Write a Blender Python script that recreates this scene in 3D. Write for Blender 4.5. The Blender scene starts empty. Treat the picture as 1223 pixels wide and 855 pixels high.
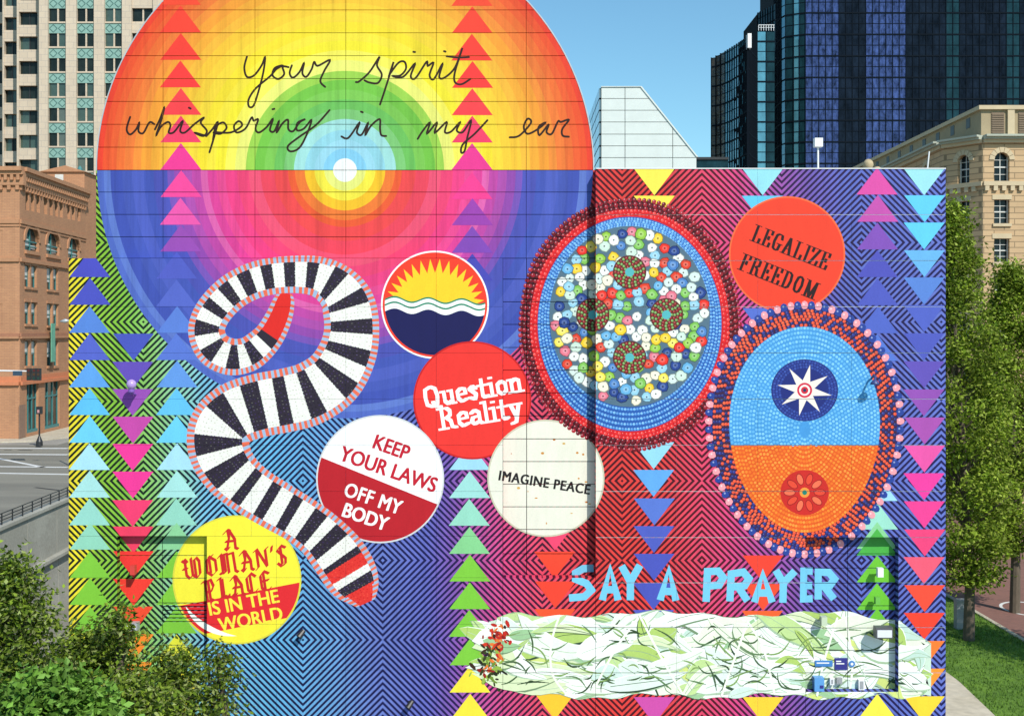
import bpy, math, random
from mathutils import Vector, Matrix
R = random.Random(7)
rad = math.radians
sc = bpy.context.scene
C = sc.collection
# ------------------------------------------------------------------ camera, sky, sun, exposure
F, H, CX, HY = 1470.0, 13.3, 611.5, 394.0      # focal length in photo pixels, camera height, principal column, horizon row
cam_d = bpy.data.cameras.new('camera'); cam = bpy.data.objects.new('camera', cam_d); C.objects.link(cam)
cam.location = (0, 0, H); cam.rotation_euler = (rad(90), 0, 0)
cam_d.sensor_width = 36; cam_d.lens = 36 * F / 1223; cam_d.shift_y = -(427.5 - HY) / 1223
cam_d.clip_start = 0.5; cam_d.clip_end = 6000
sc.camera = cam
AZ, EL = rad(30), rad(42)
w = bpy.data.worlds.new('World'); sc.world = w; w.use_nodes = True
nt = w.node_tree; bg = nt.nodes['Background']
sky = nt.nodes.new('ShaderNodeTexSky'); sky.sky_type = 'NISHITA'; sky.sun_disc = False
sky.sun_elevation = EL; sky.sun_rotation = math.pi - AZ; sky.air_density = 1.0; sky.dust_density = 0.3; sky.ozone_density = 1.0
tint = nt.nodes.new('ShaderNodeVectorMath'); tint.operation = 'MULTIPLY'; tint.inputs[1].default_value = (0.76, 1.14, 1.20)
nt.links.new(sky.outputs[0], tint.inputs[0]); nt.links.new(tint.outputs[0], bg.inputs[0]); bg.inputs[1].default_value = 0.128
sd = bpy.data.lights.new('sun', 'SUN'); sun = bpy.data.objects.new('sun', sd); C.objects.link(sun)
sd.energy = 4.9; sd.angle = rad(0.53); sd.color = (1.0, 0.95, 0.87)
S = Vector((math.sin(AZ) * math.cos(EL), -math.cos(AZ) * math.cos(EL), math.sin(EL)))
sun.rotation_euler = S.to_track_quat('Z', 'Y').to_euler()
sc.view_settings.view_transform = 'Standard'; sc.view_settings.look = 'None'; sc.view_settings.gamma = 1
sc.view_settings.exposure = -0.07
sc.render.engine = 'CYCLES'

# ------------------------------------------------------------------ helpers
def W(px, py, Y): return ((px - CX) * Y / F, Y, H + (HY - py) * Y / F)
def GY(py): return H * F / (py - HY)                      # distance of a ground point seen at a photo row
def lin(c):
    o = []
    for v in c[:3]:
        v = v / 255.0
        o.append(v / 12.92 if v <= .04045 else ((v + .055) / 1.055) ** 2.4)
    return tuple(o) + (1.0,)
PA = 0.88
def pcol(c): return tuple(v * PA for v in lin(c)[:3]) + (1.0,)
def tag(o, label=None, cat=None, group=None, kind=None):
    if label: o['label'] = label
    if cat: o['category'] = cat
    if group: o['group'] = group
    if kind: o['kind'] = kind
    return o
def empty(name, loc, label, cat, group=None):
    o = bpy.data.objects.new(name, None); C.objects.link(o); o.location = loc
    return tag(o, label, cat, group)
def link(name, me, parent=None, kind=None, label=None, loc=None):
    o = bpy.data.objects.new(name, me); C.objects.link(o)
    if loc is not None: o.location = loc
    if parent is not None:
        o.parent = parent
        if loc is None:                                   # mesh given in world coordinates
            p = parent; off = Vector((0, 0, 0))
            while p is not None: off += p.location; p = p.parent
            o.location = -off
    if kind: o['kind'] = kind
    if label: o['label'] = label
    return o
class MB:                                                 # collects shapes into one mesh
    def __init__(s): s.v = []; s.f = []; s.c = []; s.uv = []
    def quad(s, pts, col=None, uv=None):
        n = len(s.v); s.v += [tuple(p) for p in pts]; s.f.append(tuple(range(n, n + len(pts))))
        s.c.append(col); s.uv.append(uv)
    def box(s, x0, x1, y0, y1, z0, z1, T=None):
        P = [(x0,y0,z0),(x1,y0,z0),(x1,y1,z0),(x0,y1,z0),(x0,y0,z1),(x1,y0,z1),(x1,y1,z1),(x0,y1,z1)]
        if T: P = [T(p) for p in P]
        n = len(s.v); s.v += [tuple(p) for p in P]
        for f in ((0,3,2,1),(4,5,6,7),(0,1,5,4),(1,2,6,5),(2,3,7,6),(3,0,4,7)):
            s.f.append(tuple(n + i for i in f)); s.c.append(None); s.uv.append(None)
        return s
    def prism(s, pts, a, b):                              # pts 2D list mapped by a(p), b(p) to the two 3D ends
        n = len(pts); k = len(s.v); s.v += [tuple(a(p)) for p in pts] + [tuple(b(p)) for p in pts]
        s.f.append(tuple(k + i for i in range(n))); s.f.append(tuple(k + n + i for i in reversed(range(n))))
        for i in range(n):
            j = (i + 1) % n; s.f.append((k + i, k + n + i, k + n + j, k + j))
        s.c += [None] * (n + 2); s.uv += [None] * (n + 2)
        return s
    def tube(s, pts, r, n=8):
        if not isinstance(r, (list, tuple)): r = [r] * len(pts)
        rings = []
        P = [Vector(p) for p in pts]
        for i, p in enumerate(P):
            d = (P[min(i + 1, len(P) - 1)] - P[max(i - 1, 0)]).normalized()
            a = d.orthogonal().normalized() if i == 0 else (a0 - d * a0.dot(d)).normalized()
            a0 = a; b = d.cross(a); ring = []
            for k in range(n):
                t = 2 * math.pi * k / n
                ring.append(len(s.v)); s.v.append(tuple(p + (a * math.cos(t) + b * math.sin(t)) * r[i]))
            rings.append(ring)
        for q in range(len(rings) - 1):
            for k in range(n):
                s.f.append((rings[q][k], rings[q][(k+1) % n], rings[q+1][(k+1) % n], rings[q+1][k])); s.c.append(None); s.uv.append(None)
        s.f.append(tuple(reversed(rings[0]))); s.f.append(tuple(rings[-1])); s.c += [None] * 2; s.uv += [None] * 2
        return s
    def lathe(s, c, prof, n=14):                          # prof: (radius, z) list
        rings = []
        for r, z in prof:
            ring = []
            for k in range(n):
                t = 2 * math.pi * k / n; ring.append(len(s.v)); s.v.append((c[0] + r * math.cos(t), c[1] + r * math.sin(t), c[2] + z))
            rings.append(ring)
        for q in range(len(rings) - 1):
            for k in range(n):
                s.f.append((rings[q][k], rings[q][(k+1) % n], rings[q+1][(k+1) % n], rings[q+1][k])); s.c.append(None); s.uv.append(None)
        s.f.append(tuple(reversed(rings[0]))); s.f.append(tuple(rings[-1])); s.c += [None] * 2; s.uv += [None] * 2
        return s
    def mesh(s, name, mat, smooth=False):
        me = bpy.data.meshes.new(name); me.from_pydata(s.v, [], s.f)
        if any(c is not None for c in s.c):
            at = me.color_attributes.new('Col', 'FLOAT_COLOR', 'CORNER'); buf = []
            for f, c in zip(s.f, s.c): buf += list(c or (.5, .5, .5, 1)) * len(f)
            at.data.foreach_set('color', buf)
        if any(u is not None for u in s.uv):
            ul = me.uv_layers.new(name='UVMap'); buf = []
            for f, u in zip(s.f, s.uv):
                for p in (u or [(0, 0)] * len(f)): buf += [p[0], p[1]]
            ul.data.foreach_set('uv', buf)
        me.materials.append(mat)
        if smooth: me.polygons.foreach_set('use_smooth', [True] * len(me.polygons))
        me.update(); return me
    def build(s, name, mat, parent=None, kind=None, label=None, smooth=False):
        return link(name, s.mesh(name, mat, smooth), parent, kind, label)

# ------------------------------------------------------------------ materials
def newmat(name):
    m = bpy.data.materials.new(name); m.use_nodes = True
    return m, m.node_tree, m.node_tree.nodes['Principled BSDF']
def N(nt, t, **k):
    n = nt.nodes.new(t)
    for a, b in k.items(): setattr(n, a, b)
    return n
def mth(nt, op, a, b=None, c=None):
    n = N(nt, 'ShaderNodeMath', operation=op)
    for i, v in enumerate((a, b, c)):
        if v is None: continue
        if isinstance(v, (int, float)): n.inputs[i].default_value = v
        else: nt.links.new(v, n.inputs[i])
    return n.outputs[0]
def mixc(nt, f, a, b, mode='MIX'):
    n = N(nt, 'ShaderNodeMix', data_type='RGBA', blend_type=mode)
    if isinstance(f, (int, float)): n.inputs[0].default_value = f
    else: nt.links.new(f, n.inputs[0])
    for i, v in ((6, a), (7, b)):
        if isinstance(v, tuple): n.inputs[i].default_value = v
        else: nt.links.new(v, n.inputs[i])
    return n.outputs[2]
def noise(nt, scale, detail=4, vec=None, rough=.5):
    n = N(nt, 'ShaderNodeTexNoise'); n.inputs['Scale'].default_value = scale; n.inputs['Detail'].default_value = detail; n.inputs['Roughness'].default_value = rough
    if vec is not None: nt.links.new(vec, n.inputs['Vector'])
    return n.outputs[0]
def objc(nt, scale=None):
    t = N(nt, 'ShaderNodeNewGeometry').outputs['Position']
    if scale:
        m = N(nt, 'ShaderNodeMapping'); m.inputs['Scale'].default_value = scale; nt.links.new(t, m.inputs[0]); t = m.outputs[0]
    return t
def ramp(nt, fac, stops, interp='LINEAR'):
    r = N(nt, 'ShaderNodeValToRGB'); cr = r.color_ramp; cr.interpolation = interp
    while len(cr.elements) > 1: cr.elements.remove(cr.elements[-1])
    cr.elements[0].position = stops[0][0]; cr.elements[0].color = stops[0][1]
    for p, c in stops[1:]:
        e = cr.elements.new(p); e.color = c
    nt.links.new(fac, r.inputs[0]); return r.outputs[0]
def plain(name, col, rough=.7, var=.15, scale=3.0, metallic=0, bump=0, bscale=30, stretch=None, spec=.5):
    m, nt, b = newmat(name)
    c = tuple(col) + (1,)
    v = noise(nt, scale, 5, objc(nt, stretch), .65)
    f = mth(nt, 'MULTIPLY_ADD', v, var * 4, 1 - var * 2)
    mul = N(nt, 'ShaderNodeVectorMath', operation='SCALE'); mul.inputs[0].default_value = col; nt.links.new(f, mul.inputs[3])
    nt.links.new(mul.outputs[0], b.inputs['Base Color'])
    b.inputs['Roughness'].default_value = rough; b.inputs['Metallic'].default_value = metallic; b.inputs['Specular IOR Level'].default_value = spec
    if bump:
        bn = N(nt, 'ShaderNodeBump'); bn.inputs['Strength'].default_value = bump
        nt.links.new(noise(nt, bscale, 6, objc(nt)), bn.inputs['Height']); nt.links.new(bn.outputs[0], b.inputs['Normal'])
    return m
def masonry(name, c1, c2, mortar, bw, bh, ms=.02, var=.12, swap=False, bump=.3):
    m, nt, b = newmat(name)
    g = objc(nt); sp = N(nt, 'ShaderNodeSeparateXYZ'); nt.links.new(g, sp.inputs[0])
    cb = N(nt, 'ShaderNodeCombineXYZ'); nt.links.new(mth(nt, 'ADD', sp.outputs[0], sp.outputs[1]), cb.inputs[0]); nt.links.new(sp.outputs[2], cb.inputs[1])
    br = N(nt, 'ShaderNodeTexBrick'); nt.links.new(cb.outputs[0], br.inputs[0])
    br.inputs['Color1'].default_value = c1 + (1,); br.inputs['Color2'].default_value = c2 + (1,); br.inputs['Mortar'].default_value = mortar + (1,)
    br.inputs['Scale'].default_value = 1; br.inputs['Mortar Size'].default_value = ms; br.inputs['Brick Width'].default_value = bw; br.inputs['Row Height'].default_value = bh
    v = noise(nt, .35, 6, objc(nt, (1, 1, .35)), .7)
    f = mth(nt, 'MULTIPLY_ADD', v, var * 4, 1 - var * 2)
    mul = N(nt, 'ShaderNodeVectorMath', operation='SCALE'); nt.links.new(br.outputs[0], mul.inputs[0]); nt.links.new(f, mul.inputs[3])
    nt.links.new(mul.outputs[0], b.inputs['Base Color']); b.inputs['Roughness'].default_value = .85
    bn = N(nt, 'ShaderNodeBump'); bn.inputs['Strength'].default_value = bump; nt.links.new(br.outputs[1], bn.inputs['Height']); bn.invert = True
    nt.links.new(bn.outputs[0], b.inputs['Normal'])
    return m
def glass(name, col, rough=.06, spec=.6, wav=.05, wscale=.5, var=.35, metallic=0.0, ns=.45):
    m, nt, b = newmat(name)
    v = noise(nt, ns, 6, objc(nt, (1, 1, .45)), .75)
    f = mth(nt, 'MULTIPLY_ADD', v, var * 5, 1 - var * 2.5)
    f = mth(nt, 'MAXIMUM', f, 0.05)
    mul = N(nt, 'ShaderNodeVectorMath', operation='SCALE'); mul.inputs[0].default_value = col; nt.links.new(f, mul.inputs[3])
    nt.links.new(mul.outputs[0], b.inputs['Base Color'])
    b.inputs['Roughness'].default_value = rough; b.inputs['Specular IOR Level'].default_value = spec; b.inputs['Metallic'].default_value = metallic
    bn = N(nt, 'ShaderNodeBump'); bn.inputs['Strength'].default_value = wav; bn.inputs['Distance'].default_value = .4
    nt.links.new(noise(nt, wscale, 3, objc(nt)), bn.inputs['Height']); nt.links.new(bn.outputs[0], b.inputs['Normal'])
    return m

# the painted wall: stripes of mirrored diamonds and a ringed disc, read from the wall's own UV (thousandths)
def wall_paint():
    m, nt, b = newmat('mural_paint')
    uv = N(nt, 'ShaderNodeUVMap'); uv.uv_map = 'UVMap'
    sp = N(nt, 'ShaderNodeSeparateXYZ'); nt.links.new(uv.outputs[0], sp.inputs[0])
    X = mth(nt, 'MULTIPLY', sp.outputs[0], 1000); Y = mth(nt, 'MULTIPLY', sp.outputs[1], 1000)
    u = mth(nt, 'PINGPONG', mth(nt, 'ADD', X, 953 - 361.8 + 0), 95.3)
    v = mth(nt, 'PINGPONG', mth(nt, 'ADD', Y, 948 - 763.7), 94.8)
    t = mth(nt, 'DIVIDE', mth(nt, 'ADD', u, v), 7.75)
    s = mth(nt, 'FRACT', mth(nt, 'ADD', t, .25))
    dark = mth(nt, 'LESS_THAN', s, .48)
    # the pale ground turns through the spectrum from left to right
    k = lambda x, c: (x / 1223, pcol(c))
    base = ramp(nt, mth(nt, 'DIVIDE', X, 1223), [k(80, (246, 224, 50)), k(104, (236, 226, 52)), k(112, (150, 200, 60)), k(150, (132, 195, 66)), k(185, (150, 208, 120)),
        k(222, (150, 212, 190)), k(245, (125, 198, 232)), k(330, (105, 185, 232)), k(400, (110, 165, 222)), k(445, (108, 130, 205)), k(510, (104, 110, 198)), k(545, (140, 90, 180)),
        k(590, (222, 82, 150)), k(640, (240, 78, 110)), k(720, (238, 66, 62)), k(790, (236, 66, 62)), k(840, (238, 74, 110)), k(880, (232, 76, 140)), k(925, (170, 84, 172)), k(970, (118, 96, 188)), k(1010, (98, 112, 200)), k(1129, (106, 122, 208))])
    base = mixc(nt, mth(nt, 'MULTIPLY', mth(nt, 'GREATER_THAN', X, 711), .0), base, (1, 0, 0, 1))
    dk = ramp(nt, mth(nt, 'DIVIDE', X, 1223), [k(80, (22, 30, 20)), k(170, (14, 40, 26)), k(260, (14, 26, 62)), k(520, (20, 20, 84)), k(600, (58, 12, 58)), k(700, (76, 8, 24)), k(860, (80, 8, 30)), k(940, (42, 16, 70)), k(1129, (22, 22, 84))])
    stripes = mixc(nt, dark, base, dk)
    # rings
    dx = mth(nt, 'SUBTRACT', X, 412); dy = mth(nt, 'SUBTRACT', Y, 203.4)
    r = mth(nt, 'SQRT', mth(nt, 'ADD', mth(nt, 'MULTIPLY', dx, dx), mth(nt, 'MULTIPLY', dy, dy)))
    rn = mth(nt, 'DIVIDE', r, 300)
    q = lambda x, c: (x / 300, pcol(c))
    up = ramp(nt, rn, [q(0, (253, 253, 250)), q(13, (138, 208, 240)), q(25, (160, 218, 236)), q(36, (150, 212, 226)), q(48, (165, 222, 218)), q(60, (130, 202, 120)), q(72, (112, 194, 92)),
        q(84, (128, 200, 84)), q(96, (118, 194, 70)), q(107, (158, 208, 78)), q(118, (240, 238, 120)), q(131, (250, 238, 92)), q(142, (250, 232, 50)), q(154, (252, 228, 62)), q(165, (250, 222, 48)),
        q(176, (252, 216, 58)), q(188, (252, 206, 56)), q(199, (251, 196, 54)), q(210, (250, 184, 58)), q(221, (250, 172, 54)), q(232, (248, 158, 52)), q(243, (247, 144, 56)), q(253, (244, 124, 54)),
        q(263, (243, 112, 50)), q(272, (242, 96, 48)), q(281, (240, 84, 44)), q(289, (238, 66, 44))], 'CONSTANT')
    lo = ramp(nt, rn, [q(0, (253, 253, 250)), q(13, (238, 240, 130)), q(24, (250, 234, 70)), q(36, (252, 196, 40)), q(48, (244, 124, 52)), q(59, (240, 92, 50)), q(67, (242, 74, 76)),
        q(84, (240, 70, 92)), q(100, (244, 84, 118)), q(114, (243, 68, 118)), q(128, (240, 64, 132)), q(142, (238, 74, 146)), q(153, (226, 66, 152)), q(163, (226, 98, 172)), q(172, (196, 72, 166)),
        q(182, (178, 78, 172)), q(193, (150, 74, 172)), q(203, (122, 84, 182)), q(212, (78, 84, 180)), q(228, (70, 88, 182)), q(240, (80, 96, 190)), q(254, (72, 90, 182)), q(266, (66, 84, 178)), q(280, (98, 124, 204)), q(288, (84, 108, 196))], 'CONSTANT')
    ring = mixc(nt, mth(nt, 'GREATER_THAN', Y, 203.4), up, lo)
    col = mixc(nt, mth(nt, 'LESS_THAN', r, 296), stripes, ring)
    # roller streaks and weathering
    st = noise(nt, 1.0, 6, objc(nt, (2.2, 2.2, .5)), .7)
    f = mth(nt, 'MULTIPLY_ADD', st, .34, .83)
    gr = noise(nt, 26.0, 3, objc(nt), .6)
    f = mth(nt, 'MULTIPLY', f, mth(nt, 'MULTIPLY_ADD', gr, .22, .89))
    dr = noise(nt, 1.0, 7, objc(nt, (7, 7, .22)), .75)
    f = mth(nt, 'MULTIPLY', f, mth(nt, 'MULTIPLY_ADD', mth(nt, 'SMOOTH_MAX', mth(nt, 'SUBTRACT', dr, .54), 0.0), -1.7, 1.0))
    oi = N(nt, 'ShaderNodeObjectInfo'); f = mth(nt, 'MULTIPLY', f, mth(nt, 'MULTIPLY_ADD', oi.outputs['Random'], .07, .965))
    mul = N(nt, 'ShaderNodeVectorMath', operation='SCALE'); nt.links.new(col, mul.inputs[0]); nt.links.new(f, mul.inputs[3])
    nt.links.new(mul.outputs[0], b.inputs['Base Color']); b.inputs['Roughness'].default_value = .62; b.inputs['Specular IOR Level'].default_value = .25
    bn = N(nt, 'ShaderNodeBump'); bn.inputs['Strength'].default_value = .06; nt.links.new(gr, bn.inputs['Height']); nt.links.new(bn.outputs[0], b.inputs['Normal'])
    return m
M_WALL = wall_paint()
def col_paint(name, rough=.6, amt=.16):
    m, nt, b = newmat(name)
    a = N(nt, 'ShaderNodeAttribute'); a.attribute_name = 'Col'
    st = noise(nt, 1.3, 6, objc(nt, (2, 2, .6)), .7); gr = noise(nt, 24, 3, objc(nt), .6)
    f = mth(nt, 'MULTIPLY', mth(nt, 'MULTIPLY_ADD', st, amt * 2, 1 - amt), mth(nt, 'MULTIPLY_ADD', gr, .22, .89))
    mul = N(nt, 'ShaderNodeVectorMath', operation='SCALE'); nt.links.new(a.outputs[0], mul.inputs[0]); nt.links.new(f, mul.inputs[3])
    nt.links.new(mul.outputs[0], b.inputs['Base Color']); b.inputs['Roughness'].default_value = rough; b.inputs['Specular IOR Level'].default_value = .25
    return m
M_PAINT = col_paint('picture_paint')
M_SEAL = plain('white_sealant', (.75, .75, .75), .7, .2, 6)
M_DARKJ = plain('dark_joint', (.03, .03, .05), .9, .1)
M_ROOFM = plain('roof_membrane', (.35, .34, .32), .9, .15)
M_WHITE = plain('white_metal', (.78, .78, .78), .45, .05)
M_BLACK = plain('black_metal', (.02, .02, .022), .45, .1)
M_GREYM = plain('grey_metal', (.32, .33, .34), .4, .1)
M_GALV = plain('galvanised_steel', (.5, .52, .54), .4, .12, metallic=.3)

# ------------------------------------------------------------------ the painted ventilation building
YF, YR, YL, YQ = 30.0, 30.34, 30.22, 30.27     # front plane, recessed wall, left bay, right bay
bld = empty('painted_building', (0, YF, 0), 'large windowless building with a half round top, painted all over with rings, stripes and triangles', 'building')
CELLS = []                                    # (x0,y0,x1,y1,Y) visible faces that carry paint, in wall units
def seg_clip(poly, ax, k, keep_gt):
    out = []; n = len(poly)
    for i in range(n):
        p, q = poly[i], poly[(i + 1) % n]
        a = (p[ax] - k) if keep_gt else (k - p[ax]); b_ = (q[ax] - k) if keep_gt else (k - q[ax])
        if a >= 0: out.append(p)
        if (a > 0 and b_ < 0) or (a < 0 and b_ > 0):
            t = a / (a - b_); out.append((p[0] + (q[0] - p[0]) * t, p[1] + (q[1] - p[1]) * t))
    return out
def half_clip(poly, nx, ny, d):                # keep nx*x+ny*y >= d
    out = []; n = len(poly)
    for i in range(n):
        p, q = poly[i], poly[(i + 1) % n]
        a = nx * p[0] + ny * p[1] - d; b_ = nx * q[0] + ny * q[1] - d
        if a >= 0: out.append(p)
        if (a > 0 and b_ < 0) or (a < 0 and b_ > 0):
            t = a / (a - b_); out.append((p[0] + (q[0] - p[0]) * t, p[1] + (q[1] - p[1]) * t))
    return out
def rect_clip(poly, x0, y0, x1, y1):
    for ax, k, g in ((0, x0, True), (0, x1, False), (1, y0, True), (1, y1, False)):
        poly = seg_clip(poly, ax, k, g)
        if len(poly) < 3: return []
    return poly
def circ(cx, cy, rx, ry=None, n=64, rot=0):
    ry = rx if ry is None else ry; c, s = math.cos(rot), math.sin(rot); o = []
    for i in range(n):
        t = 2 * math.pi * i / n; x, y = rx * math.cos(t), ry * math.sin(t); o.append((cx + x * c - y * s, cy + x * s + y * c))
    return o
def conv_clip(poly, cpoly):                    # convex clip polygon, y-down clockwise from circ()
    n = len(cpoly)
    for i in range(n):
        a, b_ = cpoly[i], cpoly[(i + 1) % n]
        nx, ny = -(b_[1] - a[1]), (b_[0] - a[0])
        poly = half_clip(poly, nx, ny, nx * a[0] + ny * a[1])
        if len(poly) < 3: return []
    return poly
ARC = circ(412, 203.4, 296, n=160)
def panel(poly, Y, Yb, gap=.6, name='wall_panel', gx=None):
    gx = gap if gx is None else gx
    xs = [p[0] for p in poly]; ys = [p[1] for p in poly]
    x0, x1, y0, y1 = min(xs), max(xs), min(ys), max(ys)
    poly = rect_clip(poly, x0 + gx, y0 + gap, x1 - gx, y1 - gap)
    if len(poly) < 3: return
    Y += R.uniform(-.003, .003); mb = MB(); n = len(poly)
    front = [W(p[0], p[1], Y) for p in poly]
    back = [(a[0], Yb, a[2]) for a in front]
    uvs = [(p[0] / 1000, p[1] / 1000) for p in poly]
    if True:
        mb.quad(list(reversed(front)), uv=list(reversed(uvs)))
        for i in range(n):
            j = (i + 1) % n
            mb.quad([front[i], front[j], back[j], back[i]], uv=[uvs[i], uvs[j], uvs[j], uvs[i]])
    mb.build(name, M_WALL, bld)
    CELLS.append((x0 + gx, y0 + gap, x1 - gx, y1 - gap, Y))
def rectp(x0, y0, x1, y1): return [(x0, y0), (x1, y0), (x1, y1), (x0, y1)]
# upper disc wall: metal panels in rows 27.2 apart, clipped by the arc
UC = [114.5, 194.7, 304.5, 413, 521, 628.5, 711.5]
rows = [203.4 - 27.3 * i for i in range(12)]
for i in range(11):
    y1, y0 = rows[i], rows[i + 1]
    for a, b_ in zip(UC, UC[1:]):
        p = conv_clip(rectp(a, y0, b_, y1), ARC)
        if p and (max(q[0] for q in p) - min(q[0] for q in p)) > 3: panel(p, YR, YR + .3, .36, gx=.28)
for y0, y1 in zip([203.4, 229.6, 256.3, 283], [229.6, 256.3, 283, 308.5]):
    for a, b_ in zip(UC, UC[1:]): panel(rectp(a, y0, b_, y1), YR, YR + .3, .36, gx=.28)
SR = [308.5, 333.5, 360.5, 387.5, 415, 442, 469.5, 496.5, 524, 551, 578, 605, 632, 661, 689.5]
for y0, y1 in zip(SR, SR[1:]):
    for a, b_ in ((600.5, 629), (629, 711.5)): panel(rectp(a, y0, b_, y1), YR, YR + .3, .4)
# lower left block, flush with the front
rowl = [308.5, 366.4, 421.5, 476.5, 531.5, 586.6, 640]
for y0, y1 in zip(rowl, rowl[1:]):
    for a, b_ in zip([82, 190, 300, 413, 521, 600.5], [190, 300, 413, 521, 600.5]): panel(rectp(a, y0, b_, y1), YF, YF + .8, .12)
for y0, y1 in zip([640, 689.5, 745, 800, 1046], [689.5, 745, 800, 1046]):
    for a, b_ in zip([82, 247, 330, 413, 521, 600.5], [140, 330, 413, 521, 600.5]): panel(rectp(a, y0, b_, y1), YF, YF + .8, .12)
for y0, y1 in zip([689.5, 749, 803, 1046], [749, 803, 1046]): panel(rectp(600.5, y0, 711.5, y1), YF, YF + .8, .3)
# left bay (recessed, metal rows), small louvred rows at its right
for y0, y1 in zip([634, 663, 690, 719.5, 742, 770, 797, 825, 1040], [663, 690, 719.5, 742, 770, 797, 825, 1040]):
    for a, b_ in ((138, 194), (194, 249)):
        if y0 == 719.5 and a == 194: continue
        panel(rectp(a, y0, b_, y1), YL, YL + .3, .35)
for i in range(5): panel(rectp(194, 719.5 + i * 4.5, 249, 724 + i * 4.5), YL, YL + .3, .7, 'louvre_slat')
# right block
rowr = [201.5, 256.5, 311.4, 366.4, 421.5, 476.5, 531.5, 586.6, 641.6]
colr = [711.5, 808, 905, 1017, 1129.5]
for y0, y1 in zip(rowr, rowr[1:]):
    for a, b_ in zip(colr, colr[1:]): panel(rectp(a, y0, b_, y1), YF, YF + .8, .3, gx=.1)
for y0, y1 in zip([641.6, 695.6, 749, 803, 1046], [695.6, 749, 803, 1046]):
    for a, b_ in zip([711.5, 808, 905], [808, 905, 962]): panel(rectp(a, y0, b_, y1), YF, YF + .8, .3, gx=.1)
    panel(rectp(1073, y0, 1129.5, y1), YF, YF + .8, .3, gx=.1)
panel(rectp(962, 825.5, 1073, 1046), YF, YF + .8, .3)
for y0, y1 in zip([636, 661, 678, 696, 723, 749.5, 776, 803, 829], [661, 678, 696, 723, 749.5, 776, 803, 829]):
    for a, b_ in ((959, 1012.5), (1012.5, 1076)): panel(rectp(a, y0, b_, y1), YQ, YQ + .3, .35)
# body behind the panels
def wbox(mb, x0, y0, x1, y1, Ya, Yb, yref=None):
    yr = Ya if yref is None else yref
    a = W(x0, y1, yr); b_ = W(x1, y0, yr); mb.box(a[0], b_[0], Ya, Yb, a[2], b_[2]); return mb
mb = MB(); wbox(mb, 711.6, 202.5, 1129.3, 1046, YF + .06, YF + .79, YF) if False else None
core = MB()
wbox(core, 712, 202.6, 1128.6, 640, YF + .009, 38, YF)
wbox(core, 712, 640, 961, 1046, YF + .009, 38, YF); wbox(core, 1074, 640, 1128.6, 1046, YF + .009, 38, YF); wbox(core, 961, 640, 1074, 1046, YF + .5, 38, YF)
core.build('joint_backing', M_SEAL, bld, label='pale sealant filling the panel joints of the right block')
core = MB()
wbox(core, 83, 309.5, 600, 636, YF + .05, 38, YF); wbox(core, 83, 636, 139, 1046, YF + .05, 38, YF); wbox(core, 248, 636, 600, 1046, YF + .05, 38, YF); wbox(core, 139, 636, 248, 1046, YF + .5, 38, YF)
wbox(core, 600, 691, 711.9, 1046, YF + .05, 38, YF); wbox(core, 600, 309.5, 711.9, 691, YF + .55, 38, YF)
wbox(core, 116, 202, 711.9, 309.5, YR + .1, 38, YR)
core.prism([p for p in circ(412, 203.4, 294.2, n=120) if p[1] <= 203.5], lambda p: W(p[0], p[1], YR + .1), lambda p: (W(p[0], p[1], YR)[0], 32.4, W(p[0], p[1], YR)[2]))
core.build('wall_core', M_DARKJ, bld)
# edge trims
mb = MB()
arcp = [(412 + 297 * math.cos(t), 203.4 + 297 * math.sin(t)) for t in [math.pi + math.pi * i / 90 for i in range(91)]]
for p, q in zip(arcp, arcp[1:]):
    a, b_ = W(p[0], p[1], YR), W(q[0], q[1], YR)
    ci = lambda p, k: W(412 + (p[0] - 412) * k, 203.4 + (p[1] - 203.4) * k, YR)
    P = [ci(p, .9985), ci(q, .9985), ci(q, 1.003), ci(p, 1.003)]
    n = len(mb.v)
    mb.v += [(v[0], YR + .02, v[2]) for v in P] + [(v[0], 32.4, v[2]) for v in P]
    for f in ((0,1,2,3),(7,6,5,4),(3,2,6,7),(1,0,4,5)): mb.f.append(tuple(n + i for i in f)); mb.c.append(None); mb.uv.append(None)
mb.build('edge_trim', M_GALV, bld, label='thin pale metal trim along the half round top')
mb = MB(); wbox(mb, 712, 200.9, 1129.6, 202.0, YF - .015, YF + .3, YF); mb.build('roof_coping', M_WHITE, bld, label='white coping along the top of the right block')
mb = MB(); a = W(712.5, 203, YF); b_ = W(1129, 203, YF); mb.box(a[0], b_[0], YF + .32, 37.9, a[2] - .02, a[2] + .05); mb.build('roof', M_ROOFM, bld)

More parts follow.
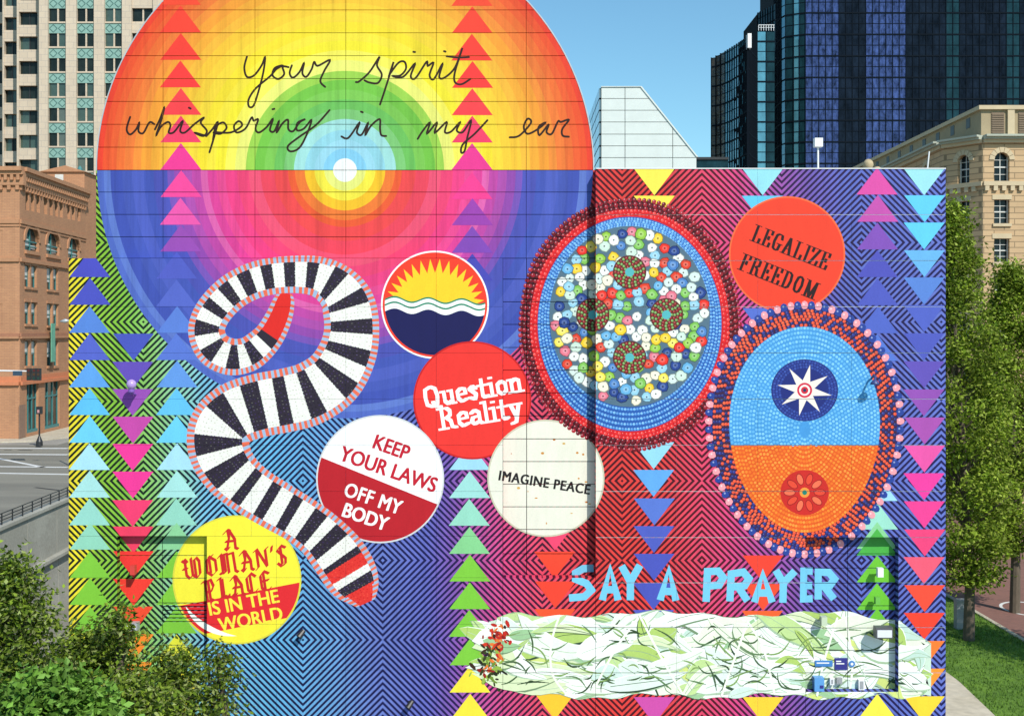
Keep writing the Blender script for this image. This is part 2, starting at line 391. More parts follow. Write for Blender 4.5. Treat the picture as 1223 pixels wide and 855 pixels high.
# ------------------------------------------------------------------ painting on the wall
PLACED = {}; BIG = 16.0; STEP = .00032
def sat(a, b_):
    for P, Q in ((a, b_), (b_, a)):
        for i in range(len(P)):
            p, q = P[i], P[(i + 1) % len(P)]; nx, ny = q[1] - p[1], p[0] - q[0]; L = math.hypot(nx, ny)
            if L < 1e-6: continue
            nx /= L; ny /= L
            A = [nx * v[0] + ny * v[1] for v in a]; B = [nx * v[0] + ny * v[1] for v in b_]
            if max(A) <= min(B) + .04 or max(B) <= min(A) + .04: return False
    return True
def level(poly, x0, x1, y0, y1):
    """paint coats: one step above the highest coat already lying under this shape"""
    lv = 0; seen = set(); keys = [(i, j) for i in range(int(x0 // BIG), int(x1 // BIG) + 1) for j in range(int(y0 // BIG), int(y1 // BIG) + 1)]
    for k in keys:
        for e in PLACED.get(k, ()):
            if e[0] < lv or e[2] <= x0 + .04 or e[1] >= x1 - .04 or e[4] <= y0 + .04 or e[3] >= y1 - .04 or e[6] in seen: continue
            seen.add(e[6])
            if len(e[5]) > 14 or len(poly) > 14 or sat(e[5], poly): lv = e[0] + 1
    e = (lv, x0, x1, y0, y1, poly, level.n); level.n += 1
    for k in keys: PLACED.setdefault(k, []).append(e)
    return lv
level.n = 0; level.mx = 0
def paint(name, polys, layer, parent=bld, label=None, kind=None):
    """polys: list of (convex polygon in wall units, rgb). Laid on whatever wall face is behind it, cut at the panel joints."""
    mb = MB()
    for poly, c in polys:
        xs = [p[0] for p in poly]; ys = [p[1] for p in poly]; x0, x1, y0, y1 = min(xs), max(xs), min(ys), max(ys)
        if x1 - x0 < .05 or y1 - y0 < .05: continue
        cc = pcol(c); lv = level(poly, x0, x1, y0, y1); level.mx = max(level.mx, lv); lift = .002 + STEP * (lv + 1)
        for a0, b0, a1, b1, Y in CELLS:
            if x1 <= a0 or x0 >= a1 or y1 <= b0 or y0 >= b1: continue
            q = poly if (x0 >= a0 and x1 <= a1 and y0 >= b0 and y1 <= b1) else rect_clip(poly, a0, b0, a1, b1)
            if len(q) < 3: continue
            ar = sum(q[i][0] * q[(i+1) % len(q)][1] - q[(i+1) % len(q)][0] * q[i][1] for i in range(len(q)))
            if abs(ar) < .02: continue
            if ar > 0: q = list(reversed(q))
            mb.quad([W(p[0], p[1], Y - lift) for p in q], col=cc)
    if not mb.f: return None
    return mb.build(name, M_PAINT, parent, kind=kind, label=label)
def ribbon(pts, hw, cap=True, n=8):
    out = []; E = []
    for i, p in enumerate(pts):
        a, b_ = pts[max(i - 1, 0)], pts[min(i + 1, len(pts) - 1)]
        d0 = Vector((p[0] - a[0], p[1] - a[1])); d1 = Vector((b_[0] - p[0], b_[1] - p[1]))
        if d0.length < 1e-6: d0 = d1
        if d1.length < 1e-6: d1 = d0
        t = (d0.normalized() + d1.normalized()); t = d1.normalized() if t.length < .3 else t.normalized(); n0 = Vector((-d1.normalized().y, d1.normalized().x)); m = Vector((-t.y, t.x)); k = min(1.35, 1 / max(.3, m.dot(n0)))
        E.append(((p[0] + m.x * hw * k, p[1] + m.y * hw * k), (p[0] - m.x * hw * k, p[1] - m.y * hw * k)))
    for A, B in zip(E, E[1:]): out.append([A[0], B[0], B[1], A[1]])
    if cap:
        for p in (pts[0], pts[-1]): out.append(circ(p[0], p[1], hw, n=n))
    return out
def nib(pts, w_, ang, th=.5):                  # broad pen: segment swept by a slanted nib
    nx, ny = math.cos(ang) * w_ / 2, -math.sin(ang) * w_ / 2; out = []
    mx, my = math.sin(ang) * th / 2, math.cos(ang) * th / 2
    for p, q in zip(pts, pts[1:]):
        P = [(a[0] + sx * nx + sy * mx, a[1] + sx * ny + sy * my) for a in (p, q) for sx in (-1, 1) for sy in (-1, 1)]
        P = sorted(set(P)); L = []
        for rng in (P, reversed(P)):
            h = []
            for a in rng:
                while len(h) > 1 and (h[-1][0]-h[-2][0])*(a[1]-h[-2][1])-(h[-1][1]-h[-2][1])*(a[0]-h[-2][0]) <= 0: h.pop()
                h.append(a)
            L += h[:-1]
        out.append(L)
    return out
def smooth(pts, k=6):
    o = []; P = [pts[0]] + list(pts) + [pts[-1]]
    for i in range(1, len(P) - 2):
        a, b_, c, d = P[i-1], P[i], P[i+1], P[i+2]
        for j in range(k):
            t = j / k; o.append(tuple(.5 * (2*b_[m] + (c[m]-a[m])*t + (2*a[m]-5*b_[m]+4*c[m]-d[m])*t*t + (3*b_[m]-a[m]-3*c[m]+d[m])*t**3) for m in range(len(b_))))
    o.append(tuple(pts[-1])); return o
def text_tris(s, h, cx, cy, rot=0, bold=0., sx=1., space=1., shear=0.):
    if bold > .012:                            # heavy weight: the outline swept sideways and up, since a large outline offset folds sharp corners
        e = bold * h * 1.15; o = []
        for dx, dy in ((-e, -e * .4), (e, -e * .4), (-e, e * .4), (e, e * .4)): o += text_tris(s, h, cx + dx, cy + dy, rot, 0, sx, space, shear)
        return o
    cu = bpy.data.curves.new('lettering', 'FONT'); cu.body = s; cu.size = 1; cu.offset = bold; cu.space_character = space; cu.shear = shear
    cu.resolution_u = 4; cu.align_x = 'CENTER'
    o = bpy.data.objects.new('lettering', cu); C.objects.link(o)
    dg = bpy.context.evaluated_depsgraph_get(); me = o.evaluated_get(dg).to_mesh(); me.calc_loop_triangles()
    V = [(v.co.x, v.co.y) for v in me.vertices]; T = [tuple(t.vertices) for t in me.loop_triangles]
    o.evaluated_get(dg).to_mesh_clear(); bpy.data.objects.remove(o); bpy.data.curves.remove(cu)
    k = h / .69; xs = [v[0] for v in V]; mx = (min(xs) + max(xs)) / 2; c, q = math.cos(rot), math.sin(rot)
    Q = []
    for x, y in V:
        x, y = (x - mx) * k * sx, -(y - .345) * k
        Q.append((cx + x * c - y * q, cy + x * q + y * c))
    return [[Q[i] for i in t] for t in T]
def letters(s, glyphs, h, cx, cy, rot, pen, adv=1.0, sx=1.0):
    x = 0; out = []; tot = 0
    for ch in s: tot += glyphs[ch][0] * adv
    for ch in s:
        wd, strokes = glyphs[ch]
        for st in strokes:
            pts = [(((x + p[0] - tot / 2) * h * sx), (-(p[1] - .5) * h)) for p in st]
            for poly in pen(pts):
                c, q = math.cos(rot), math.sin(rot); out.append([(cx + a * c - b_ * q, cy + a * q + b_ * c) for a, b_ in poly])
        x += wd * adv
    return out
tri_part = {'n': 0}
def triangles(x, rows_, up, hw=24.5, h=32, jit=.6):
    for y, c in rows_:                          # y = base row
        dxx = R.uniform(-jit, jit)
        yy = y - h if up else y + h
        paint('painted_triangle', [([(x - hw + dxx, y), (x + hw + dxx, y), (x + dxx, yy)], c)], 1)
ROSE = [(243, 80, 50), (240, 72, 46), (240, 66, 48), (240, 62, 50), (242, 58, 56), (240, 64, 70), (236, 62, 100), (234, 56, 142)]
triangles(216, [(203.0 - 32.8 * i, ROSE[7 - i]) for i in range(7)], True)
triangles(216, [(235.5, (240, 70, 150)), (268.5, (232, 84, 165)), (300.5, (150, 74, 170))], True)
triangles(211, [(333, (80, 90, 186)), (366, (84, 100, 192))], True, jit=0)
triangles(564, [(203.0 - 32.6 * i, ROSE[7 - i]) for i in range(7)], True)
triangles(564, [(238, (238, 60, 140)), (269, (150, 62, 165)), (302, (126, 70, 172)), (335, (70, 70, 172))], True)
triangles(107, [(331, (74, 76, 184)), (364, (74, 80, 184)), (397.5, (86, 130, 208)), (430, (84, 98, 194)), (462.5, (94, 158, 226)), (495.5, (94, 186, 236)), (528.5, (108, 200, 242)),
    (561, (170, 220, 240)), (594, (168, 220, 218)), (627, (150, 210, 196)), (656, (146, 208, 182)), (690, (130, 198, 62)), (722, (128, 196, 58)), (756, (126, 194, 60)), (789, (240, 226, 60)), (822, (240, 226, 60)), (855, (246, 190, 50))], True)
triangles(159, [(398.5, (72, 84, 182)), (432, (98, 76, 176)), (464.5, (150, 78, 176)), (497.5, (196, 72, 164)), (530, (238, 56, 150)), (563, (238, 56, 148)), (597, (240, 60, 110)), (628.5, (238, 62, 96)),
    (658, (240, 56, 52)), (691, (240, 60, 48)), (724, (240, 76, 46)), (757, (246, 136, 44)), (790, (248, 146, 44)), (823, (250, 176, 44)), (856, (250, 196, 44))], False)
triangles(211, [(397.5, (90, 124, 206)), (430, (88, 116, 204)), (462.5, (98, 150, 222)), (495.5, (98, 188, 238)), (528.5, (106, 200, 242)), (561, (168, 218, 240)), (594, (166, 220, 216)), (627, (148, 210, 190)),
    (656, (140, 204, 150)), (690, (128, 198, 62)), (722, (128, 196, 60)), (756, (126, 194, 60)), (789, (222, 220, 60)), (822, (246, 224, 60)), (855, (246, 224, 60))], True)
triangles(561, [(561, (160, 212, 238)), (594.5, (160, 218, 212)), (627.5, (150, 212, 190)), (661, (134, 204, 140)), (694, (126, 198, 62)), (727, (124, 198, 60)), (760, (124, 196, 60)), (794, (126, 198, 62)), (826.5, (246, 226, 64)), (860, (248, 226, 64)), (893, (248, 200, 60))], True)
triangles(663, [(625, (240, 70, 110)), (658.5, (240, 72, 48)), (694, (240, 66, 46)), (727, (240, 84, 44)), (827, (250, 196, 50)), (861, (250, 206, 60))], False)
triangles(781, [(201.5, (250, 228, 84)), (234, (250, 226, 80)), (528, (150, 212, 238)), (561, (98, 166, 230)), (595, (88, 118, 204)), (628, (78, 92, 188)), (661, (74, 84, 182)), (696, (74, 84, 182)), (728, (82, 90, 186)), (832, (206, 78, 166))], False)
triangles(911, [(201.5, (150, 218, 232)), (234, (96, 196, 238)), (368, (86, 110, 200)), (663, (240, 66, 48)), (697, (240, 76, 46)), (729, (242, 96, 44)), (832, (250, 206, 56))], False)
triangles(1048, [(232.5, (220, 78, 164)), (265, (196, 80, 170)), (298, (128, 78, 178)), (331, (78, 80, 180)), (364.5, (78, 88, 184)), (398, (80, 100, 192)), (431, (84, 116, 204)), (598, (160, 214, 240)), (632, (158, 220, 200)),
    (655, (140, 208, 150)), (663, (76, 176, 72)), (695, (112, 196, 56)), (728, (112, 196, 56)), (758, (112, 196, 56)), (860, (248, 230, 76))], True)
triangles(1104, [(201.5, (158, 222, 230)), (233.5, (96, 198, 240)), (266, (96, 200, 240)), (299, (104, 176, 228)), (331.5, (88, 130, 208)), (364.5, (80, 96, 190)), (398, (78, 88, 184)), (431.5, (98, 80, 178)), (465, (146, 78, 174)), (498.5, (170, 80, 172)),
    (532, (232, 84, 164)), (565, (236, 60, 156)), (598.5, (238, 64, 146)), (632, (238, 66, 122)), (665, (240, 90, 116)), (698.5, (240, 76, 54)), (731.5, (240, 66, 44)), (765, (246, 124, 48)), (798, (248, 150, 50)), (831, (250, 212, 56))], False)

# cursive line
def cr(ox, pts): return [(ox + x / 3.822, y / 3.822) for x, y in pts]
L1 = [[(745,260),(733,310),(745,352),(778,345),(812,300),(828,262),(820,330),(800,410),(776,482),(755,488),(753,455),(785,405),(850,350),(878,318),(908,300),(872,312),(862,345),(888,362),(915,340),(908,306),(935,308)],
  [(950,300),(940,335),(955,356),(985,330),(1006,288),(998,335),(1016,352),(1040,318),(1052,284),(1068,302),(1124,275),(1098,325),(1080,372),(1102,398)],
  [(212,535),(196,590),(212,615),(240,590),(254,560),(250,600),(272,608),(300,560),(322,568)],[(325,592),(350,540),(368,490),(354,550),(330,620),(352,580),(384,558),(396,574),(388,606),(412,604),(452,553),(440,598),(462,606),(505,568),(548,538),(534,562),(562,598),(545,622),(506,606),(560,622)],
  [(560,622),(588,590),(612,558),(600,610),(574,696)],[(590,640),(602,582),(636,560),(652,585),(624,612),(594,604),(670,606),(722,575),(708,554),(686,576),(698,606),(738,588),(766,538),(776,552),(796,546),(784,588),(800,606),(836,580),(864,543),(850,594),(870,600),(892,552),(880,606),(906,566),(932,548),(934,590),(956,600),(985,560),(1012,545),(976,562),(974,596),(1005,588),(1040,548),(1018,615),(984,676),(944,692),(932,668),(985,625),(1060,572),(1122,504)],
  [(480,493),(488,497)],[(862,500),(870,498)]]
L2 = [[(96,376),(112,372),(158,330),(202,263),(192,300),(214,342),(196,380),(158,378),(135,368)],[(206,478),(232,400),(268,284),(246,350)],[(250,340),(290,288),(318,284),(324,316),(298,346),(262,348),(312,352),(366,290),(346,348),(368,358),(418,284),(424,302),(450,288),(432,344),(452,362),(492,290),(476,352),(500,356),(548,310),(582,220),(548,330),(548,376),(578,386),(618,362)],
  [(510,258),(560,264),(612,262)],[(358,238),(366,239)],[(498,235),(505,237)],[(119,511),(127,514)],
  [(30,624),(62,630),(112,560),(100,604),(122,616),(152,560),(138,618),(164,576),(204,545),(206,588),(212,618),(234,622)],
  [(378,635),(400,600),(434,560),(420,612),(466,560),(456,608),(510,558),(502,604),(530,602),(572,558),(556,596),(584,604),(622,550),(604,630),(592,690),(576,696),(584,660),(640,610),(696,550)],
  [(798,628),(842,620),(895,562),(880,543),(862,580),(880,612),(930,588),(962,560),(930,580),(934,618),(975,570),(966,604),(990,612),(1018,556),(1032,558),(1068,548),(1038,590),(1040,620),(1068,625)]]
for n_, grp in ((0, L1), (1, L2)):
    for st in grp:
        pts = cr(100 if n_ == 0 else 400, st)
        pts = smooth(pts, 5) if len(st) > 2 else pts
        paint('painted_stroke', [(q, (46, 26, 20)) for q in ribbon(pts, 1.2)], 3, label='thin dark handwriting over the ringed disc')

# badges
def badge(cx, cy, r, rim, face, label, extra=(), n=72):
    # painted flat: rim, then field, then extras; returns the part
    polys = [(circ(cx, cy, r, n=n), rim)]
    b_ = paint('painted_badge', polys, 2, label=label)
    paint('badge_field', [(circ(cx, cy, r - 2, n=n), face)] + list(extra[:0]), 3, parent=b_)
    return b_
WHT = (250, 250, 248)
# sun over waves
b1 = badge(519.5, 364, 64.5, (246, 246, 244), (238, 62, 40), 'round badge painted with a yellow half sun over waves')
star = []
for i in range(32):
    a0, a1 = 2 * math.pi * (i) / 32, 2 * math.pi * (i + 1) / 32; am = (a0 + a1) / 2
    P = [(519.5 + 47 * math.cos(a0), 364 + 38 * math.sin(a0)), (519.5 + 59 * math.cos(am), 364 + 55 * math.sin(am)), (519.5 + 47 * math.cos(a1), 364 + 38 * math.sin(a1)), (519.5, 366)]
    if math.sin(am) < .12: star += [([P[0], P[1], P[2]], (253, 204, 42)), ([P[0], P[2], P[3]], (253, 204, 42))]
paint('sun_rays', star, 4, b1)
F58 = circ(519.5, 364, 60, n=72)
def wave(off, amp=3): return [(458 + 3 * i, off + amp * math.sin(i * .47 + 2.6) + 4.0 * (i / 41)) for i in range(42)]
def band(w0, w1, c, clipc): 
    o = []
    for i in range(len(w0) - 1):
        q = conv_clip([w0[i], w0[i+1], w1[i+1], w1[i]], clipc)
        if q: o.append((q, c))
    return o
bt = [(458 + 3 * i, 470) for i in range(42)]
paint('wave_bands', band(wave(356), wave(360), (20, 130, 96), F58) + band(wave(358), wave(373), WHT, F58) + band(wave(371), bt, (24, 24, 82), F58) , 5, b1)
paint('wave_bands', band(wave(362.5), wave(364.5), (20, 130, 96), F58), 6, b1)
b2 = badge(564, 478, 70.5, (200, 30, 30), (238, 54, 48), 'plain red round badge with white lettering')
SF = {'Q': (.86, [[(.4,.98),(.14,.86),(.1,.5),(.14,.14),(.4,.02),(.62,.14),(.68,.5),(.62,.86),(.4,.98)],[(.42,.24),(.56,.0),(.76,-.04)]]),
 'R': (.86, [[(.04,.96),(.44,.96),(.58,.82),(.56,.62),(.4,.52),(.2,.52)],[(.2,.96),(.2,.03)],[(.02,.03),(.38,.03)],[(.38,.52),(.56,.36),(.6,.08),(.78,.03)]]),
 'u': (.72, [[(.02,.64),(.16,.64),(.16,.18),(.3,.03),(.48,.16)],[(.38,.64),(.52,.64),(.52,.03),(.64,.03)]]), 'e': (.6, [[(.1,.36),(.48,.38),(.46,.6),(.28,.66),(.1,.52),(.1,.2),(.26,.03),(.5,.12)]]),
 's': (.52, [[(.4,.52),(.26,.66),(.1,.54),(.38,.26),(.3,.03),(.06,.14)]]), 't': (.48, [[(.2,.9),(.18,.14),(.28,.03),(.42,.1)],[(.02,.62),(.4,.62)]]),
 'i': (.38, [[(.02,.62),(.17,.64),(.17,.03)],[(.02,.03),(.32,.03)],[(.14,.9),(.2,.9)]]), 'o': (.62, [[(.29,.66),(.1,.52),(.1,.18),(.29,.03),(.48,.18),(.48,.52),(.29,.66)]]),
 'n': (.74, [[(.02,.64),(.16,.64),(.16,.03)],[(.02,.03),(.3,.03)],[(.16,.5),(.34,.66),(.52,.56),(.52,.03)],[(.42,.03),(.66,.03)]]), 'a': (.62, [[(.1,.54),(.28,.66),(.46,.54),(.46,.1),(.56,.03)],[(.46,.38),(.16,.34),(.08,.16),(.22,.03),(.44,.14)]]),
 'l': (.38, [[(.02,.94),(.17,.96),(.17,.03)],[(.02,.03),(.32,.03)]]), 'y': (.62, [[(.02,.64),(.26,.64)],[(.12,.64),(.32,.08)],[(.4,.64),(.6,.64)],[(.5,.64),(.28,-.16),(.08,-.22)]])}
pen = lambda s_: nib(s_, 4.3, 0, 2.6)
paint('lettering', [(t, WHT) for t in letters('Question', SF, 25, 565, 465, rad(-10), pen, .98)], 5, b2)
paint('lettering', [(t, WHT) for t in letters('Reality', SF, 26, 573, 493, rad(-9), pen, .98)], 5, b2)
b3 = badge(454, 572, 76.5, (214, 214, 216), (252, 252, 252), 'round badge, white above and dark red below, with bold lettering')
nx, ny = -math.sin(rad(22)), math.cos(rad(22)); d = nx * 453 + ny * 574
paint('badge_field', [(half_clip(circ(454, 572, 74.6, n=72), nx, ny, d), (186, 28, 40))], 4, b3)
DR = (196, 26, 48)
paint('lettering', [(t, DR) for t in text_tris('KEEP', 17, 468, 534, rad(20), .034, .84)], 5, b3)
paint('lettering', [(t, DR) for t in text_tris('YOUR LAWS', 17.5, 464, 560, rad(19), .034, .84)], 5, b3)
paint('lettering', [(t, WHT) for t in text_tris('OFF MY', 16.5, 446, 595, rad(19), .028, .82, 1.08)], 5, b3)
paint('lettering', [(t, WHT) for t in text_tris('BODY', 16.5, 437, 617, rad(19), .034, .86)], 5, b3)
b4 = badge(652, 571, 70, (206, 200, 176), (236, 233, 216), 'cream round badge with rust spots and small black lettering')
sp = []
for i in range(16):
    a, q = R.uniform(0, 6.28), R.uniform(25, 62); sp.append((circ(652 + q * math.cos(a), 571 + q * math.sin(a), R.uniform(.6, 2.1), R.uniform(.6, 1.6), 7), R.choice([(206, 140, 60), (196, 120, 60), (214, 170, 90)])))
paint('rust_spot', sp, 4, b4, kind='stuff')
paint('lettering', [(t, (34, 32, 34)) for t in text_tris('IMAGINE PEACE', 11.5, 650.5, 576, rad(9), .045, .86, 1.1)], 5, b4)
b5 = badge(940, 304, 69.5, (240, 106, 60), (240, 66, 42), 'orange red round badge with black slanting serif lettering')
G = {'L': (.62, [[(0,1),(.3,1)],[(.15,1),(.15,0)],[(0,0),(.5,0),(.52,.28)]]), 'E': (.62, [[(0,1),(.5,1),(.5,.76)],[(.15,1),(.15,0)],[(0,0),(.5,0),(.52,.26)],[(.15,.52),(.36,.52)],[(.36,.62),(.36,.42)]]),
 'G': (.68, [[(.54,.7),(.48,.96),(.3,1),(.14,.9),(.08,.5),(.14,.1),(.3,0),(.46,.06),(.5,.4)],[(.36,.42),(.6,.42)]]), 'A': (.68, [[(.3,1),(.08,0)],[(.3,1),(.52,0)],[(.14,.32),(.44,.32)],[(-.02,0),(.2,0)],[(.4,0),(.64,0)]]),
 'I': (.38, [[(0,1),(.3,1)],[(.15,1),(.15,0)],[(0,0),(.3,0)]]), 'Z': (.62, [[(.04,.74),(.06,1),(.5,1),(.06,0),(.5,0),(.54,.28)]]), 'F': (.6, [[(0,1),(.5,1),(.5,.74)],[(.15,1),(.15,0)],[(0,0),(.32,0)],[(.15,.52),(.36,.52)],[(.36,.62),(.36,.42)]]),
 'R': (.68, [[(0,1),(.34,1),(.5,.9),(.5,.62),(.34,.52),(.15,.52)],[(.15,1),(.15,0)],[(0,0),(.3,0)],[(.34,.52),(.46,.4),(.5,.06),(.62,0)]]),
 'D': (.68, [[(0,1),(.3,1),(.48,.88),(.54,.5),(.48,.12),(.3,0),(0,0)],[(.15,1),(.15,0)]]), 'O': (.66, [[(.3,1),(.14,.88),(.08,.5),(.14,.12),(.3,0),(.46,.12),(.52,.5),(.46,.88),(.3,1)]]),
 'M': (.86, [[(0,1),(.16,1)],[(.14,1),(.14,0)],[(.14,1),(.4,0),(.66,1)],[(.66,1),(.66,0)],[(.66,1),(.8,1)],[(0,0),(.26,0)],[(.54,0),(.8,0)]]), ' ': (.4, [])}
BK = (40, 22, 24)
paint('lettering', [(p, BK) for p in letters('LEGALIZE', G, 20, 946, 296, rad(21.5), lambda s: nib(s, 3.3, 0, 1.0), 1.13, .9)], 5, b5)
paint('lettering', [(p, BK) for p in letters('FREEDOM', G, 20, 932, 331, rad(22), lambda s: nib(s, 3.3, 0, 1.0), 1.16, .92)], 5, b5)
b6 = badge(283, 692, 77, (222, 214, 70), (248, 234, 62), 'yellow round badge with a red band and blackletter lettering')
nx, ny = math.sin(rad(11)), math.cos(rad(11))
fld = half_clip(circ(283, 692, 74.8, n=72), nx, ny, nx * 215 + ny * 723); fld = half_clip(fld, -nx, -ny, -(nx * 243 + ny * 757))
paint('badge_field', [(fld, (226, 42, 48))], 4, b6)
gl = []
for i in range(26):
    a0, a1 = rad(90 + i * 2.4), rad(90 + (i + 1) * 2.4); t0 = 4.2 * math.sin(math.pi * i / 26); t1 = 4.2 * math.sin(math.pi * (i + 1) / 26)
    gl.append(([(283 + (71 + t0) * math.cos(a0) * .98, 692 + (67 + t0 * .6) * math.sin(a0)), (283 + (71 + t1) * math.cos(a1) * .98, 692 + (67 + t1 * .6) * math.sin(a1)), (283 + (71 - t1) * math.cos(a1) * .98, 692 + (67 - t1) * math.sin(a1)), (283 + (71 - t0) * math.cos(a0) * .98, 692 + (67 - t0) * math.sin(a0))], (253, 252, 240)))
paint('badge_shine', gl, 5, b6)
K = {'A': (.78, [[(.1,.1),(.2,.0),(.3,.12)],[(.2,.06),(.34,.6),(.3,.96),(.42,.9)],[(.36,.96),(.6,.5),(.6,.08),(.72,.02)],[(.16,.42),(.62,.42)],[(.1,.8),(.3,.98)]]),
 'W': (1.12, [[(.04,.9),(.18,.8),(.18,.2),(.32,.02)],[(.18,.96),(.3,.8)],[(.32,.02),(.5,.18),(.5,.98)],[(.5,.18),(.7,.02),(.88,.2),(.9,.8),(.78,.98)],[(.04,.5),(.26,.5)],[(.66,.9),(.66,.1)]]),
 'O': (.72, [[(.5,.98),(.16,.8),(.12,.2),(.36,.02),(.6,.2),(.6,.72),(.3,.94)],[(.3,.9),(.3,.14)]]),
 'M': (1.06, [[(.04,.82),(.2,.96),(.2,.12),(.1,.02)],[(.2,.9),(.5,.96),(.5,.04)],[(.5,.9),(.82,.96),(.84,.1),(.96,.02)],[(.34,.9),(.34,.1)],[(.04,.06),(.28,.06)]]),
 'N': (.84, [[(.04,.86),(.2,.96),(.62,.1),(.62,.9),(.76,.98)],[(.18,.9),(.18,.1),(.06,.0)]]), "'": (.26, [[(.14,1.0),(.08,.76)]]),
 'S': (.66, [[(.56,.86),(.34,.98),(.12,.76),(.5,.36),(.46,.1),(.24,.0),(.08,.16)],[(.3,.9),(.3,.1)]]),
 'P': (.74, [[(.04,.88),(.2,.96),(.2,.0),(.1,-.18)],[(.2,.9),(.5,.98),(.6,.66),(.44,.4),(.22,.42)],[(.36,.9),(.36,.06),(.5,-.02)]]),
 'L': (.66, [[(.1,.9),(.26,.98),(.22,.1),(.12,.02)],[(.12,.04),(.38,.1),(.56,-.02),(.58,.14)],[(.34,.9),(.32,.14)]]),
 'C': (.68, [[(.58,.8),(.36,.98),(.12,.78),(.12,.2),(.36,.0),(.58,.16)],[(.3,.92),(.3,.1)]]),
 'E': (.68, [[(.58,.84),(.34,.98),(.14,.78),(.14,.2),(.36,.0),(.58,.16)],[(.14,.5),(.52,.54)],[(.3,.92),(.3,.1)]])}
RD = (206, 40, 40)
pen = lambda s: nib(s, 3.6, rad(38), .9)
paint('lettering', [(p, RD) for p in letters('A', K, 25, 275, 644, rad(-6), pen)], 6, b6)
paint('lettering', [(p, RD) for p in letters("WOMAN'S", K, 25, 281, 671, rad(-8), pen, 1, .94)], 6, b6)
paint('lettering', [(p, RD) for p in letters('PLACE', K, 25, 283, 699, rad(-9), pen, 1, .95)], 6, b6)
paint('lettering', [(t, (250, 232, 70)) for t in text_tris('IS IN THE', 15.5, 291, 719, rad(-11), .03, .93)], 6, b6)
paint('lettering', [(t, (250, 232, 70)) for t in text_tris('WORLD', 16, 299, 739, rad(-11), .03, .9)], 6, b6)

# block lettering
c7 = lambda pts: [(520 + x / 3.822, 640 + y / 3.822) for x, y in pts]
c8 = lambda pts: [(820 + x / 3.6, 620 + y / 3.6) for x, y in pts]
BL = [c7([(722,146),(675,148),(640,168),(640,196),(690,216),(712,246),(680,276),(610,282)]), c7([(762,292),(798,146),(834,292)]), c7([(778,244),(820,244)]), c7([(850,135),(890,208)]), c7([(934,132),(890,208),(890,292)]),
  c7([(1026,292),(1066,152),(1098,294)]), c7([(1042,252),(1088,252)]),
  c8([(84,354),(90,224),(136,222),(158,250),(140,282),(92,286)]), c8([(186,352),(192,234),(244,226),(268,254),(250,284),(200,290)]), c8([(222,290),(262,350)]), c8([(292,356),(328,232),(368,356)]), c8([(305,316),(352,316)]),
  c8([(384,218),(416,274)]), c8([(466,222),(416,274),(414,358)]), c8([(542,222),(504,222),(502,342),(542,340)]), c8([(504,284),(540,284)]), c8([(566,344),(566,226),(612,228),(636,256),(616,284),(574,286)]), c8([(590,286),(634,342)])]
def blocky(p, hw): 
    o = ribbon(p, hw, False, 10)
    return o
for s_ in BL: paint('painted_stroke', [(q, (118, 200, 232)) for q in blocky(s_, 4.4)], 4, label='pale blue stroke of the hand cut capitals')

# beaded coil of dark and white bands (a plain banded ribbon)
cl = [(341,350,8),(339,360,13),(333,379,16),(322,400,18),(308,415,20),(294,424,21),(275,426,22),(256,417,22),(247,399,22),(250,381,22),(263,362,22),(283,345,22),(310,333,22),(344,328,22),(378,330,24),(402,343,28),(416,364,32),(420,394,33),(414,424,35),(397,452,37),(370,470,38),(341,478,38),(310,484,38),(281,494,38),(263,512,38),(262,538,37),(276,564,34),(300,585,31),(329,603,30),(358,620,29),(383,639,30),(404,663,33),(420,688,32),(430,705,25),(437,720,12)]
sm = smooth(cl, 8)
def offs(i, k):
    p, q = sm[max(i - 1, 0)], sm[min(i + 1, len(sm) - 1)]; d = math.hypot(q[0] - p[0], q[1] - p[1]) or 1
    return (sm[i][0] - (q[1] - p[1]) / d * sm[i][2] * k, sm[i][1] + (q[0] - p[0]) / d * sm[i][2] * k)
body = []; edge = []
coil = paint('painted_ribbon', [([offs(i, 1), offs(i + 1, 1), offs(i + 1, -1), offs(i, -1)], (150, 96, 100)) for i in range(len(sm) - 1)], 2, label='winding painted ribbon of beaded black and white bands with an orange and blue edge')
arc = 0; bands = []
for i in range(len(sm) - 1):
    L = math.hypot(sm[i+1][0] - sm[i][0], sm[i+1][1] - sm[i][1]); hw = sm[i][2]
    arc += L / (.27 * hw + 6.8)
    k = .76 if hw > 25 else .66
    white = int(arc) % 2 == 0
    if i < 24: colr_ = (222, 40, 34)
    elif i > 262 or (250 < i < 255): colr_ = (224, 50, 44)
    elif white: colr_ = (238, 236, 228)
    else: colr_ = (44, 36, 50)
    bands.append(([offs(i, k), offs(i + 1, k), offs(i + 1, -k), offs(i, -k)], colr_))
paint('band', bands, 3, coil, kind='stuff')
# bead rows inside the bands
bd = []
for i in range(34, len(sm) - 3, 1):
    hw = sm[i][2]; k = .76 if hw > 25 else .66; c0 = bands[i][1]
    m_ = int(hw * 2 * k / 4.2)
    for j in range(m_):
        kk = -k + 2 * k * (j + .5 + R.uniform(-.2, .2)) / m_; p = offs(i, kk)
        if c0[0] > 230: c1 = R.choice([(206, 204, 190), (190, 186, 172), (252, 250, 246)])
        elif c0[0] < 100: c1 = R.choice([(96, 80, 120), (18, 14, 24), (104, 104, 96), (60, 40, 96)])
        else: c1 = R.choice([(196, 26, 26), (240, 80, 60)])
        bd.append((circ(p[0], p[1], .95, .62, 5), c1))
paint('bead', bd, 4, coil, kind='stuff')
